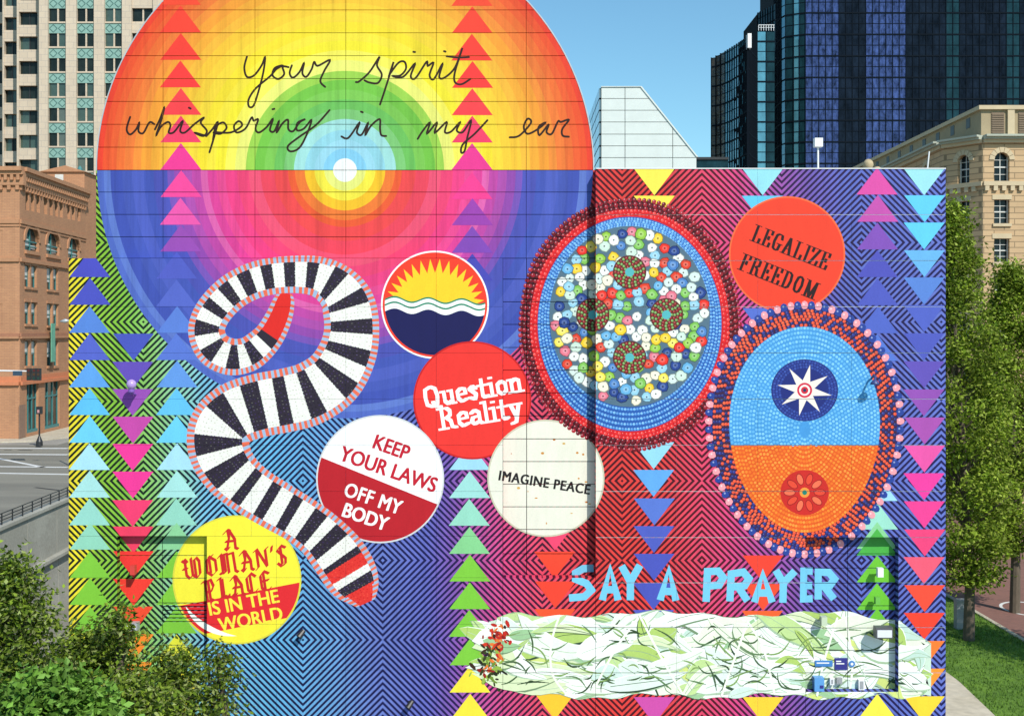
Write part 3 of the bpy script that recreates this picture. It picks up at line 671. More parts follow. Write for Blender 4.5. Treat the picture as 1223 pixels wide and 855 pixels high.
# stitched edge: alternating short strokes
ed = []
for sgn in (1, -1):
    a = 0; last = -1
    for i in range(len(sm) - 1):
        p = offs(i, sgn); q = offs(i + 1, sgn); L = math.hypot(q[0] - p[0], q[1] - p[1])
        n_ = max(1, int(L / 1.0)); k = .76 if sm[i][2] > 25 else .66
        for j in range(n_):
            t0, t1 = j / n_, (j + 1) / n_; a += L / n_
            c1 = (232, 108, 80) if int(a / 3.4) % 2 == 0 else (160, 184, 214)
            P0, P1 = offs(i, sgn * k), offs(i + 1, sgn * k)
            l = lambda A, B, t: (A[0] + (B[0] - A[0]) * t, A[1] + (B[1] - A[1]) * t)
            ed.append(([l(p, q, t0), l(p, q, t1), l(P0, P1, t1), l(P0, P1, t0)], c1))
paint('bead_edge', ed, 5, coil, kind='stuff')

# beaded medallions: ornamental, rings of beads round a field
def bead_ring(cx, cy, rx, ry, br, cols, n=None, dark=None, wob=0, ph=0, squash=1.0):
    n = n or int(math.pi * (rx + ry) / (2 * br * .98)); o = []
    for i in range(n):
        t = 2 * math.pi * i / n + ph
        w_ = 1 + wob * math.sin(5 * t + 1) + wob * .6 * math.sin(9 * t)
        x, y = cx + rx * w_ * math.cos(t), cy + ry * w_ * math.sin(t); an = math.atan2(ry * math.sin(t), rx * math.cos(t))
        c = cols[i % len(cols)] if isinstance(cols, list) else cols(i, x, y)
        if c is None: continue
        o.append((circ(x, y, br * .86 * squash, br * .86, 7, an), c))
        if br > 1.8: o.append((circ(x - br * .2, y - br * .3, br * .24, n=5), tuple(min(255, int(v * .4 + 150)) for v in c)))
    return o
cx, cy = 752, 387
med = paint('painted_medallion', [(circ(cx, cy, 129, 147, 80), (84, 12, 24))], 2, label='left oval medallion of pebble beads ringed in dark red and blue')
rg = [(circ(cx, cy, 130, 148, 80), (52, 6, 16))]
for k, (rr, c) in enumerate([(0, [(150, 22, 40), (112, 14, 30), (176, 40, 54)]), (-5, [(156, 24, 42), (112, 14, 30)]), (-10, [(150, 22, 36), (110, 14, 30)])]): rg += bead_ring(cx, cy, 131 + rr, 149 + rr, 3.2, c, dark=(40, 4, 12), wob=.006, ph=k * .02)
paint('bead_ring', rg, 3, med, kind='stuff', label='outer ring of dark red beads')
rg = [(circ(cx, cy, 119, 137, 80), (206, 26, 34))]
for rr in (0, 4.5): rg += bead_ring(cx, cy, 117.5 - rr, 135.5 - rr, 2.5, [(236, 40, 44), (216, 28, 36), (244, 70, 66)], dark=(150, 14, 24), wob=.004, ph=rr)
paint('bead_ring', rg, 3.2, med, kind='stuff', label='inner ring of bright red beads')
rg = [(circ(cx, cy, 110, 128, 80), (40, 90, 170))]
for k in range(8): rg += bead_ring(cx, cy + k * -1.6, 108 - 3.5 * k, 125.5 - 4.3 * k, 2.0, [(98, 164, 226), (82, 146, 216), (120, 184, 236)], dark=(36, 84, 160), ph=k * .3)
paint('bead_ring', rg, 4, med, kind='stuff', label='broad blue ring of small beads')
pal = [(238, 242, 236), (238, 242, 236), (214, 232, 226), (206, 230, 214), (150, 206, 232), (104, 176, 222), (78, 130, 196), (236, 52, 40), (228, 66, 44), (250, 206, 50), (250, 226, 90), (150, 200, 70), (130, 196, 90), (232, 120, 140), (240, 236, 210), (36, 66, 140)]
pts = []; tries = 0
RX, RY, oy = 90, 102, -9
while tries < 14000:
    tries += 1; x, y = R.uniform(-RX, RX), R.uniform(-RY, RY)
    if (x / RX) ** 2 + (y / RY) ** 2 > 1: continue
    if all((x - a) ** 2 + (y - b_) ** 2 > 9.7 ** 2 for a, b_ in pts): pts.append((x, y))
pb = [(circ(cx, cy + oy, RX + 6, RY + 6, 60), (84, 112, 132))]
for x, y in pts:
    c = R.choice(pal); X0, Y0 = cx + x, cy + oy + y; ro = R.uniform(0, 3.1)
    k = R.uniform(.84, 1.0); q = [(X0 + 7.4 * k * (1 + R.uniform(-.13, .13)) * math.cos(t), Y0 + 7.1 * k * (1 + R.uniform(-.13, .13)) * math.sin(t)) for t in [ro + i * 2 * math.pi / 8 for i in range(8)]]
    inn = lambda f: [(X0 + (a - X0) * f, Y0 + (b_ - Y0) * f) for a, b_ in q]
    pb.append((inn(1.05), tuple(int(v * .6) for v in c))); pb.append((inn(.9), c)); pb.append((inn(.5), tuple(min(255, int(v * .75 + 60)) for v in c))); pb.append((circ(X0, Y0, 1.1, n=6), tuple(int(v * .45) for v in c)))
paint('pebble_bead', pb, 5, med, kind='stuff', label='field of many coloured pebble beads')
# four small rosettes set in a diamond
for (rx_, ry_, rr_) in ((cx, cy - 62, 17), (cx, cy + 40, 17), (cx - 44, cy - 11, 17), (cx + 44, cy - 11, 17)):
    ro = [(circ(rx_, ry_, rr_ + 3, n=30), (92, 40, 36))]
    for k in range(4): ro += bead_ring(rx_, ry_, rr_ - 3.6 * k, rr_ - 3.6 * k, 1.9, [(158, 40, 40), (120, 172, 90)], dark=(60, 30, 26), ph=k * .2)
    ro.append((circ(rx_, ry_, 5.5, n=12), (86, 180, 186)))
    paint('bead_rosette', ro, 6, med, label='round rosette of red and green beads')
cx, cy = 961, 513
def egg(t, rx, ry): 
    return (cx + rx * math.cos(t) * (1 - .06 * math.sin(t)), cy + ry * math.sin(t))
def eggp(rx, ry, n=80): return [egg(2 * math.pi * i / n, rx, ry) for i in range(n)]
md2 = paint('painted_medallion', [(eggp(112, 148), (40, 40, 110))], 6, label='right oval medallion, light blue above and orange below, edged in pink and navy beads')
rg = []; n_ = 92
for i in range(n_):
    t = 2 * math.pi * i / n_; x, y = egg(t, 114, 148.5); c = (244, 160, 170) if i % 2 else (40, 66, 150)
    an = math.atan2(147 * math.sin(t), 113 * math.cos(t))
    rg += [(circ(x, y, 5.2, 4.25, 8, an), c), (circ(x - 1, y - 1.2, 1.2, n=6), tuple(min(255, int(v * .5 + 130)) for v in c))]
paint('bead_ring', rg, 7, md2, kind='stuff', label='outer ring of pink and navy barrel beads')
rg = [(eggp(110, 144), (60, 30, 60))]
for k in range(6):
    n_ = int(math.pi * (210 - 7 * k) / 4.6)
    for i in range(n_):
        x, y = egg(2 * math.pi * (i + (k % 2) * .5) / n_, 108 - 3.5 * k, 142 - 3.5 * k); c = R.choice([(238, 84, 50), (238, 84, 50), (238, 96, 56), (44, 56, 140), (36, 44, 116)])
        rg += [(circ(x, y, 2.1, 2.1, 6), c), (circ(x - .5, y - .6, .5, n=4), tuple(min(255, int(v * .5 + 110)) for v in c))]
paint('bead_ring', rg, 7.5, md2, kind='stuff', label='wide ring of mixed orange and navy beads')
inner = eggp(90, 123)
up_ = half_clip(inner, 0, -1, -532); dn_ = half_clip(inner, 0, 1, 532)
fl = [(up_, (70, 150, 214)), (dn_, (226, 92, 30))]
for k in range(22):
    rx_, ry_ = 88 - 3.8 * k, 121 - 5.2 * k
    if rx_ < 3: break
    n_ = max(6, int(math.pi * (rx_ + ry_) / 4.3))
    for i in range(n_):
        x, y = egg(2 * math.pi * (i + .5 * (k % 2)) / n_, rx_, ry_)
        c = R.choice([(116, 190, 236), (100, 178, 230), (134, 204, 242)]) if y < 532 else R.choice([(246, 136, 44), (240, 116, 36), (250, 152, 60)])
        fl.append((circ(x, y, 1.75, 1.75, 6), c))
paint('bead_field', fl, 8, md2, kind='stuff', label='bead field, blue over orange')
# ornament: one eight pointed star on a navy disc above, a red lozenge of drops below
orn = [(circ(961, 466, 40, 37, 40), (30, 44, 120))]
for k in range(3): orn += bead_ring(961, 466, 37 - 3.6 * k, 34.5 - 3.4 * k, 1.7, [(58, 84, 168), (44, 66, 150)], ph=k)
for i in range(8):
    t = 2 * math.pi * i / 8 + .2; p = (961 + 33 * math.cos(t), 466 + 31 * math.sin(t)); a = (961 + 12 * math.cos(t - .39), 466 + 12 * math.sin(t - .39)); b_ = (961 + 12 * math.cos(t + .39), 466 + 12 * math.sin(t + .39))
    orn.append(([a, p, b_, (961, 466)], (246, 234, 222)))
orn += [(circ(961, 466, 11, n=24), (246, 234, 222)), (circ(961, 466, 9, n=24), (214, 40, 74)), (circ(961, 466, 6.6, n=20), (246, 240, 230)), (circ(961, 466, 4.4, n=16), (214, 40, 60)), (circ(961, 466, 2, n=12), (24, 60, 96))]
paint('bead_star', orn, 10, md2, label='single white eight pointed star on a navy disc')
orn = [(circ(961, 588, 29, 27, 32), (204, 40, 34))]
for i in range(10):
    t = 2 * math.pi * i / 10; x, y = 961 + 18 * math.cos(t), 588 + 16.5 * math.sin(t)
    orn += [(circ(x, y, 7.4, 4.3, 12, t), (150, 24, 24)), (circ(x, y, 6.4, 3.4, 12, t), (240, 112, 78) if i % 2 else (232, 74, 50))]
orn += [(circ(961, 588, 6, n=16), (246, 150, 60)), (circ(961, 588, 3, n=12), (30, 130, 110))]
paint('bead_rosette', orn, 10, md2, label='red rosette of pointed drops on the orange half')

# bundle of pale leaves
def top(x): return 735 + 3 * math.sin(x * .03) + 2 * math.sin(x * .11) + (max(0, 620 - x) * .22 if x < 620 else 0) + (max(0, x - 1000) * .10) + (max(0, x - 1075) * .5)
def bot(x): return 829 + 3 * math.sin(x * .045 + 1) + 2 * math.sin(x * .13) - (max(0, 620 - x) * .5 if x < 620 else 0) - (max(0, x - 1075) * .15) + (max(0, min(x, 1100) - 1000) * .05)
bs = []
for x in range(584, 1112, 6): bs.append(([(x, top(x)), (x + 6, top(x + 6)), (x + 6, bot(x + 6)), (x, bot(x))], (206, 226, 206)))
bun = paint('painted_leaf_bundle', bs, 2, label='long bundle of pale green leaves tied with white string')
lf = []
def leaf(x, y, L, w_, a, c, c2):
    n = 9; ca, sa = math.cos(a), math.sin(a); A = []; B = []
    bend = R.uniform(-.22, .22)
    for i in range(n + 1):
        t = i / n; ww = w_ * (math.sin(math.pi * t ** .8) ** .75); u = (t - .5) * L; vv = bend * L * math.sin(math.pi * t)
        A.append((x + u * ca - (vv + ww) * sa, y + u * sa + (vv + ww) * ca)); B.append((x + u * ca - (vv - ww) * sa, y + u * sa + (vv - ww) * ca))
    cl_ = lambda q: [(min(p[0], 1112 - 5 * math.sin(p[1] * .35) - abs(p[1] - 795) * .2), max(top(p[0]) - 2, min(bot(p[0]) + 2, p[1]))) for p in q]
    for i in range(n):
        lf.append((cl_([A[i], A[i+1], B[i+1], B[i]]), c))
    M_ = [((a_[0] + b_[0]) / 2, (a_[1] + b_[1]) / 2) for a_, b_ in zip(A, B)]
    for i in range(n):
        for (U, V_, s0, s1, cc) in ((A[i], A[i+1], 0, .10, c2), (B[i], B[i+1], 0, .05, (250, 254, 248))):
            m0, m1 = M_[i], M_[i+1]; q = [U, V_, (V_[0] + (m1[0] - V_[0]) * s1 * 2, V_[1] + (m1[1] - V_[1]) * s1 * 2), (U[0] + (m0[0] - U[0]) * s1 * 2, U[1] + (m0[1] - U[1]) * s1 * 2)]
            lf.append((cl_(q), cc))
    for r_ in ribbon(cl_(M_[1:]), .35, False): lf.append((r_, c2))
lp = [(250, 252, 248), (244, 250, 242), (236, 244, 230), (226, 240, 228), (240, 248, 240), (212, 234, 222), (236, 244, 220), (200, 226, 212), (250, 252, 248), (222, 234, 190), (196, 222, 150), (178, 206, 110), (214, 226, 130), (246, 250, 240), (160, 200, 150)]
for i in range(300):
    x = R.uniform(592, 1096); y = R.uniform(top(x) + 3, bot(x) - 3); c = R.choice(lp)
    leaf(x, y, R.uniform(30, 120) * (1 if x < 960 else .8), R.uniform(4, 17), R.gauss(0, .34) + (0 if i % 5 else .7), c, R.choice([(52, 78, 56), (120, 146, 110), (150, 176, 140), (170, 196, 160), (186, 206, 176), (176, 200, 170)]))
paint_stack = lambda n, p, a, b_, par: paint(n, p, a, par, kind='stuff')
paint_stack('painted_leaf', lf, 3, 9, bun)
crs = []
for i in range(120):
    x = R.uniform(600, 1080); y = R.uniform(745, 822); a = R.gauss(0, .5); L = R.uniform(10, 42); b_ = R.uniform(-.3, .3); c = R.choice([(46, 70, 40), (70, 96, 60), (96, 128, 84), (130, 160, 90)])
    P = [(x + (t - .5) * L * math.cos(a) - b_ * L * math.sin(math.pi * t) * math.sin(a), y + (t - .5) * L * math.sin(a) + b_ * L * math.sin(math.pi * t) * math.cos(a)) for t in [k / 8 for k in range(9)]]
    P = [p for p in P if top(p[0]) + 3 < p[1] < bot(p[0]) - 3]
    for k in range(len(P) - 1): w_ = .25 + .75 * math.sin(math.pi * (k + .5) / 8); crs += [(q, c) for q in ribbon(P[k:k+2], w_, False)]
paint('leaf_crease', crs, 9, bun, kind='stuff')
fl = []
for i in range(120):
    a = R.uniform(0, 1); x = 566 + R.gauss(14, 8) + a * 20; y = 812 - a * 62 + R.gauss(0, 6)
    c = R.choice([(214, 60, 34), (196, 40, 30), (232, 120, 50), (150, 30, 26), (60, 36, 20)]) if y < 772 or R.random() < .25 else R.choice([(110, 140, 50), (50, 60, 24), (150, 180, 70), (36, 36, 20)])
    fl.append((circ(x, y, R.uniform(2, 6), R.uniform(1, 2.4), 7, R.uniform(0, 3)), c))
paint_stack('painted_bloom', fl, 9.2, 10.4, bun)
st = []
for P in ([(668,735),(658,770),(660,805),(676,828)], [(764,735),(735,775),(708,826)], [(764,735),(790,785),(815,828)], [(893,742),(876,790),(862,830)], [(893,742),(912,775),(925,828)], [(700,742),(748,748),(756,742)], [(1000,738),(984,790),(976,830)], [(1010,738),(1018,790),(1014,830)]):
    paint('painted_string', [(q, (246, 250, 232)) for q in ribbon(smooth(P, 6), 1.3)], 11.5, bun, label='white string crossing the leaves')
print('cells', len(CELLS))

# ------------------------------------------------------------------ fixtures on and above the painted wall
def fx(name, px, py, Y, label, cat, group=None): return empty(name, W(px, py, Y), label, cat, group)
lamp_lens = plain('frosted_glass', (.7, .72, .75), .2, .05)
t = fx('globe_lamp', 157, 462, YF, 'purple globe wall lamp on the purple painted triangle at left', 'wall lamp')
c = Vector(W(157, 459, YF - .34))
pm = plain('purple_paint', (.2, .09, .42), .5, .1)
MB().lathe((c.x, c.y, c.z), [(.02, -.12), (.08, -.1), (.115, -.04), (.12, .02), (.1, .07), (.05, .11), (.02, .12)]).build('globe', plain('violet_globe', (.42, .28, .62), .25, .05), t, smooth=True)
MB().tube([(c.x, c.y, c.z - .1), (c.x, c.y, c.z - .22), (c.x, YF, c.z - .26)], .025).build('bracket', pm, t)
MB().lathe((c.x, c.y, c.z), [(.06, -.2), (.075, -.18), (.075, -.12), (.06, -.1)]).build('collar', pm, t)
t = fx('floodlight', 345/4.28+80, 745, YL, 'grey box floodlight on the red and orange triangles of the left bay', 'floodlight')
a = W(154.5, 748, YL); b_ = W(170, 739, YL)
MB().box(a[0], b_[0], YL - .42, YL - .2, a[2], b_[2]).build('housing', M_GREYM, t)
MB().box(a[0] + .03, b_[0] - .03, YL - .44, YL - .42, a[2] + .03, b_[2] - .05).build('lens', lamp_lens, t)
MB().box(a[0] + .1, b_[0] - .1, YL - .2, YL - .004, a[2] + .04, b_[2] - .06).build('bracket', M_GREYM, t)
t = fx('wall_camera', 163, 680, YL, 'small red camera housing on the red triangle of the left bay', 'camera')
a = W(160.5, 683, YL); b_ = W(166, 672, YL); rm = plain('red_paint', (.62, .05, .04), .5, .1)
MB().box(a[0], b_[0], YL - .36, YL - .18, a[2], b_[2]).build('housing', rm, t)
MB().tube([((a[0] + b_[0]) / 2, YL - .2, a[2] + .1), ((a[0] + b_[0]) / 2 - .02, YL - .1, a[2] + .0), ((a[0] + b_[0]) / 2, YL - .004, a[2])], .025).build('arm', rm, t)
for (px, py, lb) in ((361, 755, 'small black spotlight on the blue stripes below the banded ribbon end'), (490, 839, 'small black spotlight on the blue stripes near the bottom edge, left of the green triangles')):
    t = fx('wall_spotlight', px, py, YF, lb, 'spotlight', 'small black wall spotlights')
    q = Vector(W(px, py, YF))
    MB().box(q.x - .04, q.x + .04, YF - .03, YF - .003, q.z - .06, q.z + .06).build('backplate', M_BLACK, t)
    MB().tube([(q.x, YF - .03, q.z), (q.x + .01, YF - .15, q.z + .02)], .02).build('arm', M_BLACK, t)
    MB().tube([(q.x + .06, YF - .12, q.z + .08), (q.x - .05, YF - .22, q.z - .06)], [.055, .075], 10).build('lamp_head', M_BLACK, t)
t = fx('hooked_lamp', 1041, 452, YF, 'dark blue hooked wall lamp on the right edge of the blue and orange medallion', 'wall lamp')
q = Vector(W(1041, 452, YF)); nm = plain('navy_paint', (.04, .06, .2), .4, .1)
MB().tube([(q.x, YF - .003, q.z), (q.x, YF - .18, q.z + .1), (q.x - .01, YF - .34, q.z + .06), (q.x - .03, YF - .36, q.z - .04)], .025).build('arm', nm, t)
MB().lathe((q.x - .03, YF - .36, q.z - .13), [(.11, 0), (.1, .04), (.05, .1), (.03, .12)]).build('lamp_shade', nm, t, smooth=True)
# right bay
t = fx('white_camera', 1046, 666, YQ, 'white box camera on the upper green triangle of the right bay', 'camera')
q = Vector(W(1047, 681, YQ)); MB().box(q.x - .07, q.x + .07, YQ - .34, YQ - .2, q.z - .1, q.z + .12, ).build('housing', M_WHITE, t)
MB().tube([(q.x - .02, YQ - .22, q.z - .02), (q.x - .03, YQ - .004, q.z - .1)], .02).build('arm', plain('green_paint', (.14, .42, .06), .5, .1), t)
t = fx('green_camera', 1044, 722, YQ, 'green painted camera on the lower green triangle of the right bay', 'camera')
q = Vector(W(1044, 714, YQ)); gm = plain('green_enamel', (.14, .44, .06), .5, .1)
MB().box(q.x - .05, q.x + .06, YQ - .3, YQ - .16, q.z - .09, q.z + .08).build('housing', gm, t)
MB().tube([(q.x, YQ - .18, q.z - .05), (q.x, YQ - .004, q.z - .12)], .02).build('arm', gm, t)
t = fx('floodlight', 1052, 750, YQ, 'grey box floodlight on the pale leaves in the right bay', 'floodlight')
a = W(1040, 757, YQ); b_ = W(1060, 744, YQ)
MB().box(a[0], b_[0], YQ - .44, YQ - .2, a[2], b_[2]).build('housing', plain('dark_grey', (.09, .09, .1), .5, .1), t)
MB().box(a[0] + .03, b_[0] - .03, YQ - .455, YQ - .44, a[2] + .03, b_[2] - .06).build('lens', lamp_lens, t)
MB().box(a[0] + .1, b_[0] - .1, YQ - .2, YQ - .004, a[2] + .05, b_[2] - .08).build('bracket', M_GREYM, t)
t = fx('floodlight', 980, 740, YQ, 'narrow pale green floodlight above the leaf bundle in the right bay', 'floodlight')
q = Vector(W(980, 738, YQ)); MB().box(q.x - .06, q.x + .08, YQ - .34, YQ - .14, q.z - .1, q.z + .1).build('housing', plain('pale_green', (.5, .58, .42), .5, .1), t)
MB().box(q.x - .02, q.x + .04, YQ - .14, YQ - .004, q.z - .04, q.z + .04).build('bracket', M_GREYM, t)
blue = plain('blue_enamel', (.05, .2, .5), .35, .05); navy = plain('navy_enamel', (.03, .03, .22), .35, .05); lblue = plain('light_blue_enamel', (.1, .3, .62), .4, .05)
def plate(name, x0, y0, x1, y1, mat, label, d=.02, bars=()):
    t = fx(name, (x0 + x1) / 2, (y0 + y1) / 2, YQ, label, 'sign')
    a = W(x0, y1, YQ); b_ = W(x1, y0, YQ); MB().box(a[0], b_[0], YQ - .02 - d, YQ - .014, a[2], b_[2]).build('plate', mat, t)
    for (u0, v0, u1, v1) in bars:
        MB().box(a[0] + (b_[0] - a[0]) * u0, a[0] + (b_[0] - a[0]) * u1, YQ - .026 - d, YQ - .021 - d, b_[2] - (b_[2] - a[2]) * v1, b_[2] - (b_[2] - a[2]) * v0).build('printed_line', M_WHITE, t)
plate('wall_sign', 973, 788, 994, 795, blue, 'long blue sign left of the navy sign on the leaf bundle', bars=[(.08, .3, .8, .5)])
plate('wall_sign', 996.6, 785, 1011.5, 799, navy, 'square navy sign with short white lines on the leaf bundle', bars=[(.1, .22, .5, .32), (.1, .42, .75, .52)])
t = fx('round_sign', 1017, 792, YQ, 'small round blue sign beside the navy sign', 'sign')
q = Vector(W(1017, 792, YQ)); MB().tube([(q.x, YQ - .014, q.z), (q.x, YQ - .04, q.z)], .078, 16).build('plate', blue, t)
MB().tube([(q.x, YQ - .041, q.z), (q.x, YQ - .045, q.z)], .035, 12).build('emblem', M_WHITE, t)
t = fx('electrical_box', 976, 815, YQ, 'light blue electrical box mounted low in the right bay', 'box')
a = W(970, 823, YQ); b_ = W(981.5, 806, YQ); MB().box(a[0], b_[0], YQ - .24, YQ - .014, a[2], b_[2]).build('housing', lblue, t)
MB().box(a[0] + .13, b_[0] - .02, YQ - .25, YQ - .24, a[2] + .1, a[2] + .17).build('label_plate', navy, t)
for (x0, y0, x1, y1, lb, m_) in ((990, 808, 995, 816, 'small white conduit box right of the light blue electrical box', M_WHITE), (998, 808, 1004.5, 815, 'small grey junction box in the right bay', M_GREYM), (1024, 810, 1031, 822, 'white slotted vent box lowest right in the right bay', M_WHITE)):
    t = fx('junction_box', (x0 + x1) / 2, (y0 + y1) / 2, YQ, lb, 'box')
    a = W(x0, y1, YQ); b_ = W(x1, y0, YQ); MB().box(a[0], b_[0], YQ - .12, YQ - .014, a[2], b_[2]).build('housing', m_, t)
    MB().box(a[0] + .03, b_[0] - .03, YQ - .128, YQ - .12, a[2] + .03, b_[2] - .03).build('cover', M_GREYM, t)
# on the roof of the right block
zr = W(0, 202, YF)[2]
t = empty('roof_beacon', (W(977, 200, 31)[0], 31, zr), 'white box on a thin white pole standing on the roof edge', 'pole')
x0 = t.location.x
MB().tube([(x0, 31, zr), (x0, 31, zr + .7)], .025).build('pole', M_WHITE, t)
MB().lathe((x0, 31, zr), [(.09, 0), (.09, .05), (.035, .15)]).build('base', M_WHITE, t)
MB().box(x0 - .1, x0 + .1, 30.9, 31.1, zr + .68, zr + .9).build('beacon_box', M_WHITE, t)
tan = plain('tan_stone', (.42, .33, .2), .85, .2, 9)
t = empty('roof_vent', (W(1037, 200, 31)[0], 31, zr), 'tan mushroom shaped vent on the roof edge', 'vent')
x0 = t.location.x
MB().lathe((x0, 31, zr), [(.07, -.05), (.07, .1), (.1, .14), (.13, .22), (.12, .3), (.07, .36), (.02, .38)]).build('cap', tan, t, smooth=True)
MB().lathe((x0 + .25, 31.1, zr), [(.05, -.05), (.05, .06), (.1, .1), (.1, .16), (.05, .2)]).build('cap', tan, t, smooth=True)
t = empty('roof_antenna', (W(1107, 200, 31.2)[0], 31.2, zr), 'thin white antenna rod near the right corner of the roof', 'antenna')
x0 = t.location.x; MB().tube([(x0, 31.2, zr), (x0 + .06, 31.2, zr + .6)], .018).build('rod', M_WHITE, t); MB().lathe((x0, 31.2, zr), [(.05, -.05), (.05, .04), (.02, .07)]).build('base', M_WHITE, t)

# ------------------------------------------------------------------ facade frame helper
class Face:                                   # u runs along the wall, n points out of it
    def __init__(s, o, u):
        s.o = Vector((o[0], o[1], 0)); s.u = Vector((u[0], u[1], 0)).normalized(); s.n = Vector((s.u.y, -s.u.x, 0))
    def T(s, p): return tuple(s.o + s.u * p[0] - s.n * p[1] + Vector((0, 0, p[2])))     # p = (along, inward, up)
    def box(s, mb, a, b_, d0, d1, z0, z1): mb.box(a, b_, d0, d1, z0, z1, s.T); return mb
def facepx(f, px):                            # distance along the face where a photo column meets it
    k = (px - CX) / F; return (k * f.o.y - f.o.x) / (f.u.x - k * f.u.y)
def facez(f, u, py):
    Y = f.o.y + f.u.y * u; return H + (HY - py) * Y / F
def inst_box(name, cache, mat, parent, f, a, b_, d0, d1, z0, z1, kind=None):
    key = (name, round(b_ - a, 3), round(d1 - d0, 3), round(z1 - z0, 3), id(f), mat.name)
    if key not in cache:
        mb = MB(); g = Face((0, 0), f.u); g.box(mb, 0, b_ - a, 0, d1 - d0, 0, z1 - z0); cache[key] = mb.mesh(name, mat)
    off = Vector((0, 0, 0)); p = parent
    while p is not None: off += p.location; p = p.parent
    return link(name, cache[key], parent, kind, loc=Vector(f.T((a, d0, z0))) - off)
cache = {}

# ------------------------------------------------------------------ beige office tower, far left
beige = masonry('tower_stone', (.60, .49, .37), (.55, .45, .34), (.42, .36, .30), 1.3, 1.0, .035, .08)
winb = plain('pale_blind_glass', (.10, .13, .11), .2, .15, 2); wing = plain('green_grey_glass', (.05, .085, .07), .15, .2, 2)
win = glass('tower_glass', (.014, .022, .02), .1, .2, .03, .4, .6)
teal = plain('teal_spandrel', (.22, .38, .33), .6, .1, 3)
teald = plain('teal_dark', (.07, .17, .15), .6, .1, 3)
YT = 200.0
t = empty('office_tower', (-75, YT, 0), 'tall beige office tower with teal diamond panels, behind the brick building', 'building')
f = Face((W(46.5, 0, YT)[0], YT), (1, 0))
sx = YT / F
MB_ = MB(); f.box(MB_, -.0, 32, 1.2, 30, 0, 84); MB_.build('core', win, t)
px2u = lambda px: (px - 46.5) * sx
piers = [(46.5, 57), (78.5, 91), (112, 124.5), (145.5, 157), (182.5, 200), (222, 264)]
for a, b_ in piers:
    q = MB(); f.box(q, px2u(a), px2u(b_), 0, 1.3, 0, 84); q.build('pier', beige, t)
wc = [(57, 78.5), (91, 112), (124.5, 145.5), (157, 182.5), (200, 222)]
zrow = lambda y: H + (HY - y) * sx
for ri in range(-1, 11):
    y0 = 9.5 + 29.75 * ri; y1 = y0 + 16
    for ci, (a, b_) in enumerate(wc):
        if ci >= 3 and ri > 6: continue
        ua, ub = px2u(a), px2u(b_); um = (ua + ub) / 2
        for s0, s1 in ((ua, um - .12), (um + .12, ub)): inst_box('window_pane', cache, R.choice([win, win, win, wing, winb]), t, f, s0, s1, .75 + R.choice([0, .0]), .95, zrow(y1), zrow(y0))
        inst_box('mullion', cache, beige, t, f, um - .12, um + .12, .55, .9, zrow(y1), zrow(y0))
        inst_box('window_sill', cache, beige, t, f, ua, ub, .35, .95, zrow(y1) - .25, zrow(y1))
        if ci == 3: sp = inst_box('spandrel_panel', cache, beige, t, f, ua, ub, .3, 1.2, zrow(y0 + 29.75) , zrow(y1) - .25); continue
        z0, z1 = zrow(y0 + 29.75), zrow(y1) - .25
        inst_box('spandrel_panel', cache, teal, t, f, ua, ub, .5, 1.2, z0, z1)
        key = ('dia', round(ub - ua, 3), round(z1 - z0, 3))
        if key not in cache:
            q = MB(); wd, hh = ub - ua, z1 - z0
            for c_ in (.25, .75):
                cx_, cz_ = wd * c_, hh / 2; r_ = min(wd / 4, hh / 2) * .86
                P = [(cx_ - r_, cz_), (cx_, cz_ + r_), (cx_ + r_, cz_), (cx_, cz_ - r_)]
                for i_ in range(4):
                    p, q_ = P[i_], P[(i_ + 1) % 4]; dd = Vector((q_[0] - p[0], q_[1] - p[1])).normalized() * .0; nn = Vector((-(q_[1] - p[1]), q_[0] - p[0])).normalized() * .05
                    q.prism([(p[0] + nn.x, p[1] + nn.y), (q_[0] + nn.x, q_[1] + nn.y), (q_[0] - nn.x, q_[1] - nn.y), (p[0] - nn.x, p[1] - nn.y)], lambda v: (v[0], -.05, v[1]), lambda v: (v[0], 0, v[1]))
            cache[key] = q.mesh('diamond_trim', teald)
        link('diamond_trim', cache[key], t, loc=Vector(f.T((ua, .5, z0))) - t.location)
# stepped bays at the left of the tower
for (a, b_, wa, wb, Yb, sh) in ((20, 46.4, 22.5, 44.7, 202.5, 0), (3, 20.6, 5, 20.4, 206, 0), (-20, 3.5, -16, 2.6, 210, 0)):
    g = Face((W(a, 0, Yb)[0], Yb), (1, 0)); s2 = Yb / F
    wd = (b_ - a) * s2; w0, w1 = (wa - a) * s2, (wb - a) * s2
    q = MB(); g.box(q, 0, wd, 1.1, 12, 0, 84); q.build('bay_core', win, t)
    q = MB(); g.box(q, 0, w0, 0, 1.2, 0, 84); g.box(q, w1, wd, 0, 1.2, 0, 84); q.build('bay_pier', beige, t)
    for ri in range(-1, 8):
        y0 = 9.5 + 29.75 * ri; z1, z0 = H + (HY - y0) * sx, H + (HY - y0 - 16) * sx; zn = H + (HY - y0 - 29.75) * sx
        um = (w0 + w1) / 2
        for s0, s1 in ((w0, um - .08), (um + .08, w1)): inst_box('window_pane', cache, R.choice([win, win, wing]), t, g, s0, s1, .8, 1.0, z0, z1)
        inst_box('mullion', cache, M_BLACK, t, g, um - .08, um + .08, .7, .9, z0, z1)
        inst_box('spandrel_panel', cache, beige, t, g, w0, w1, .1, 1.1, zn, z0)

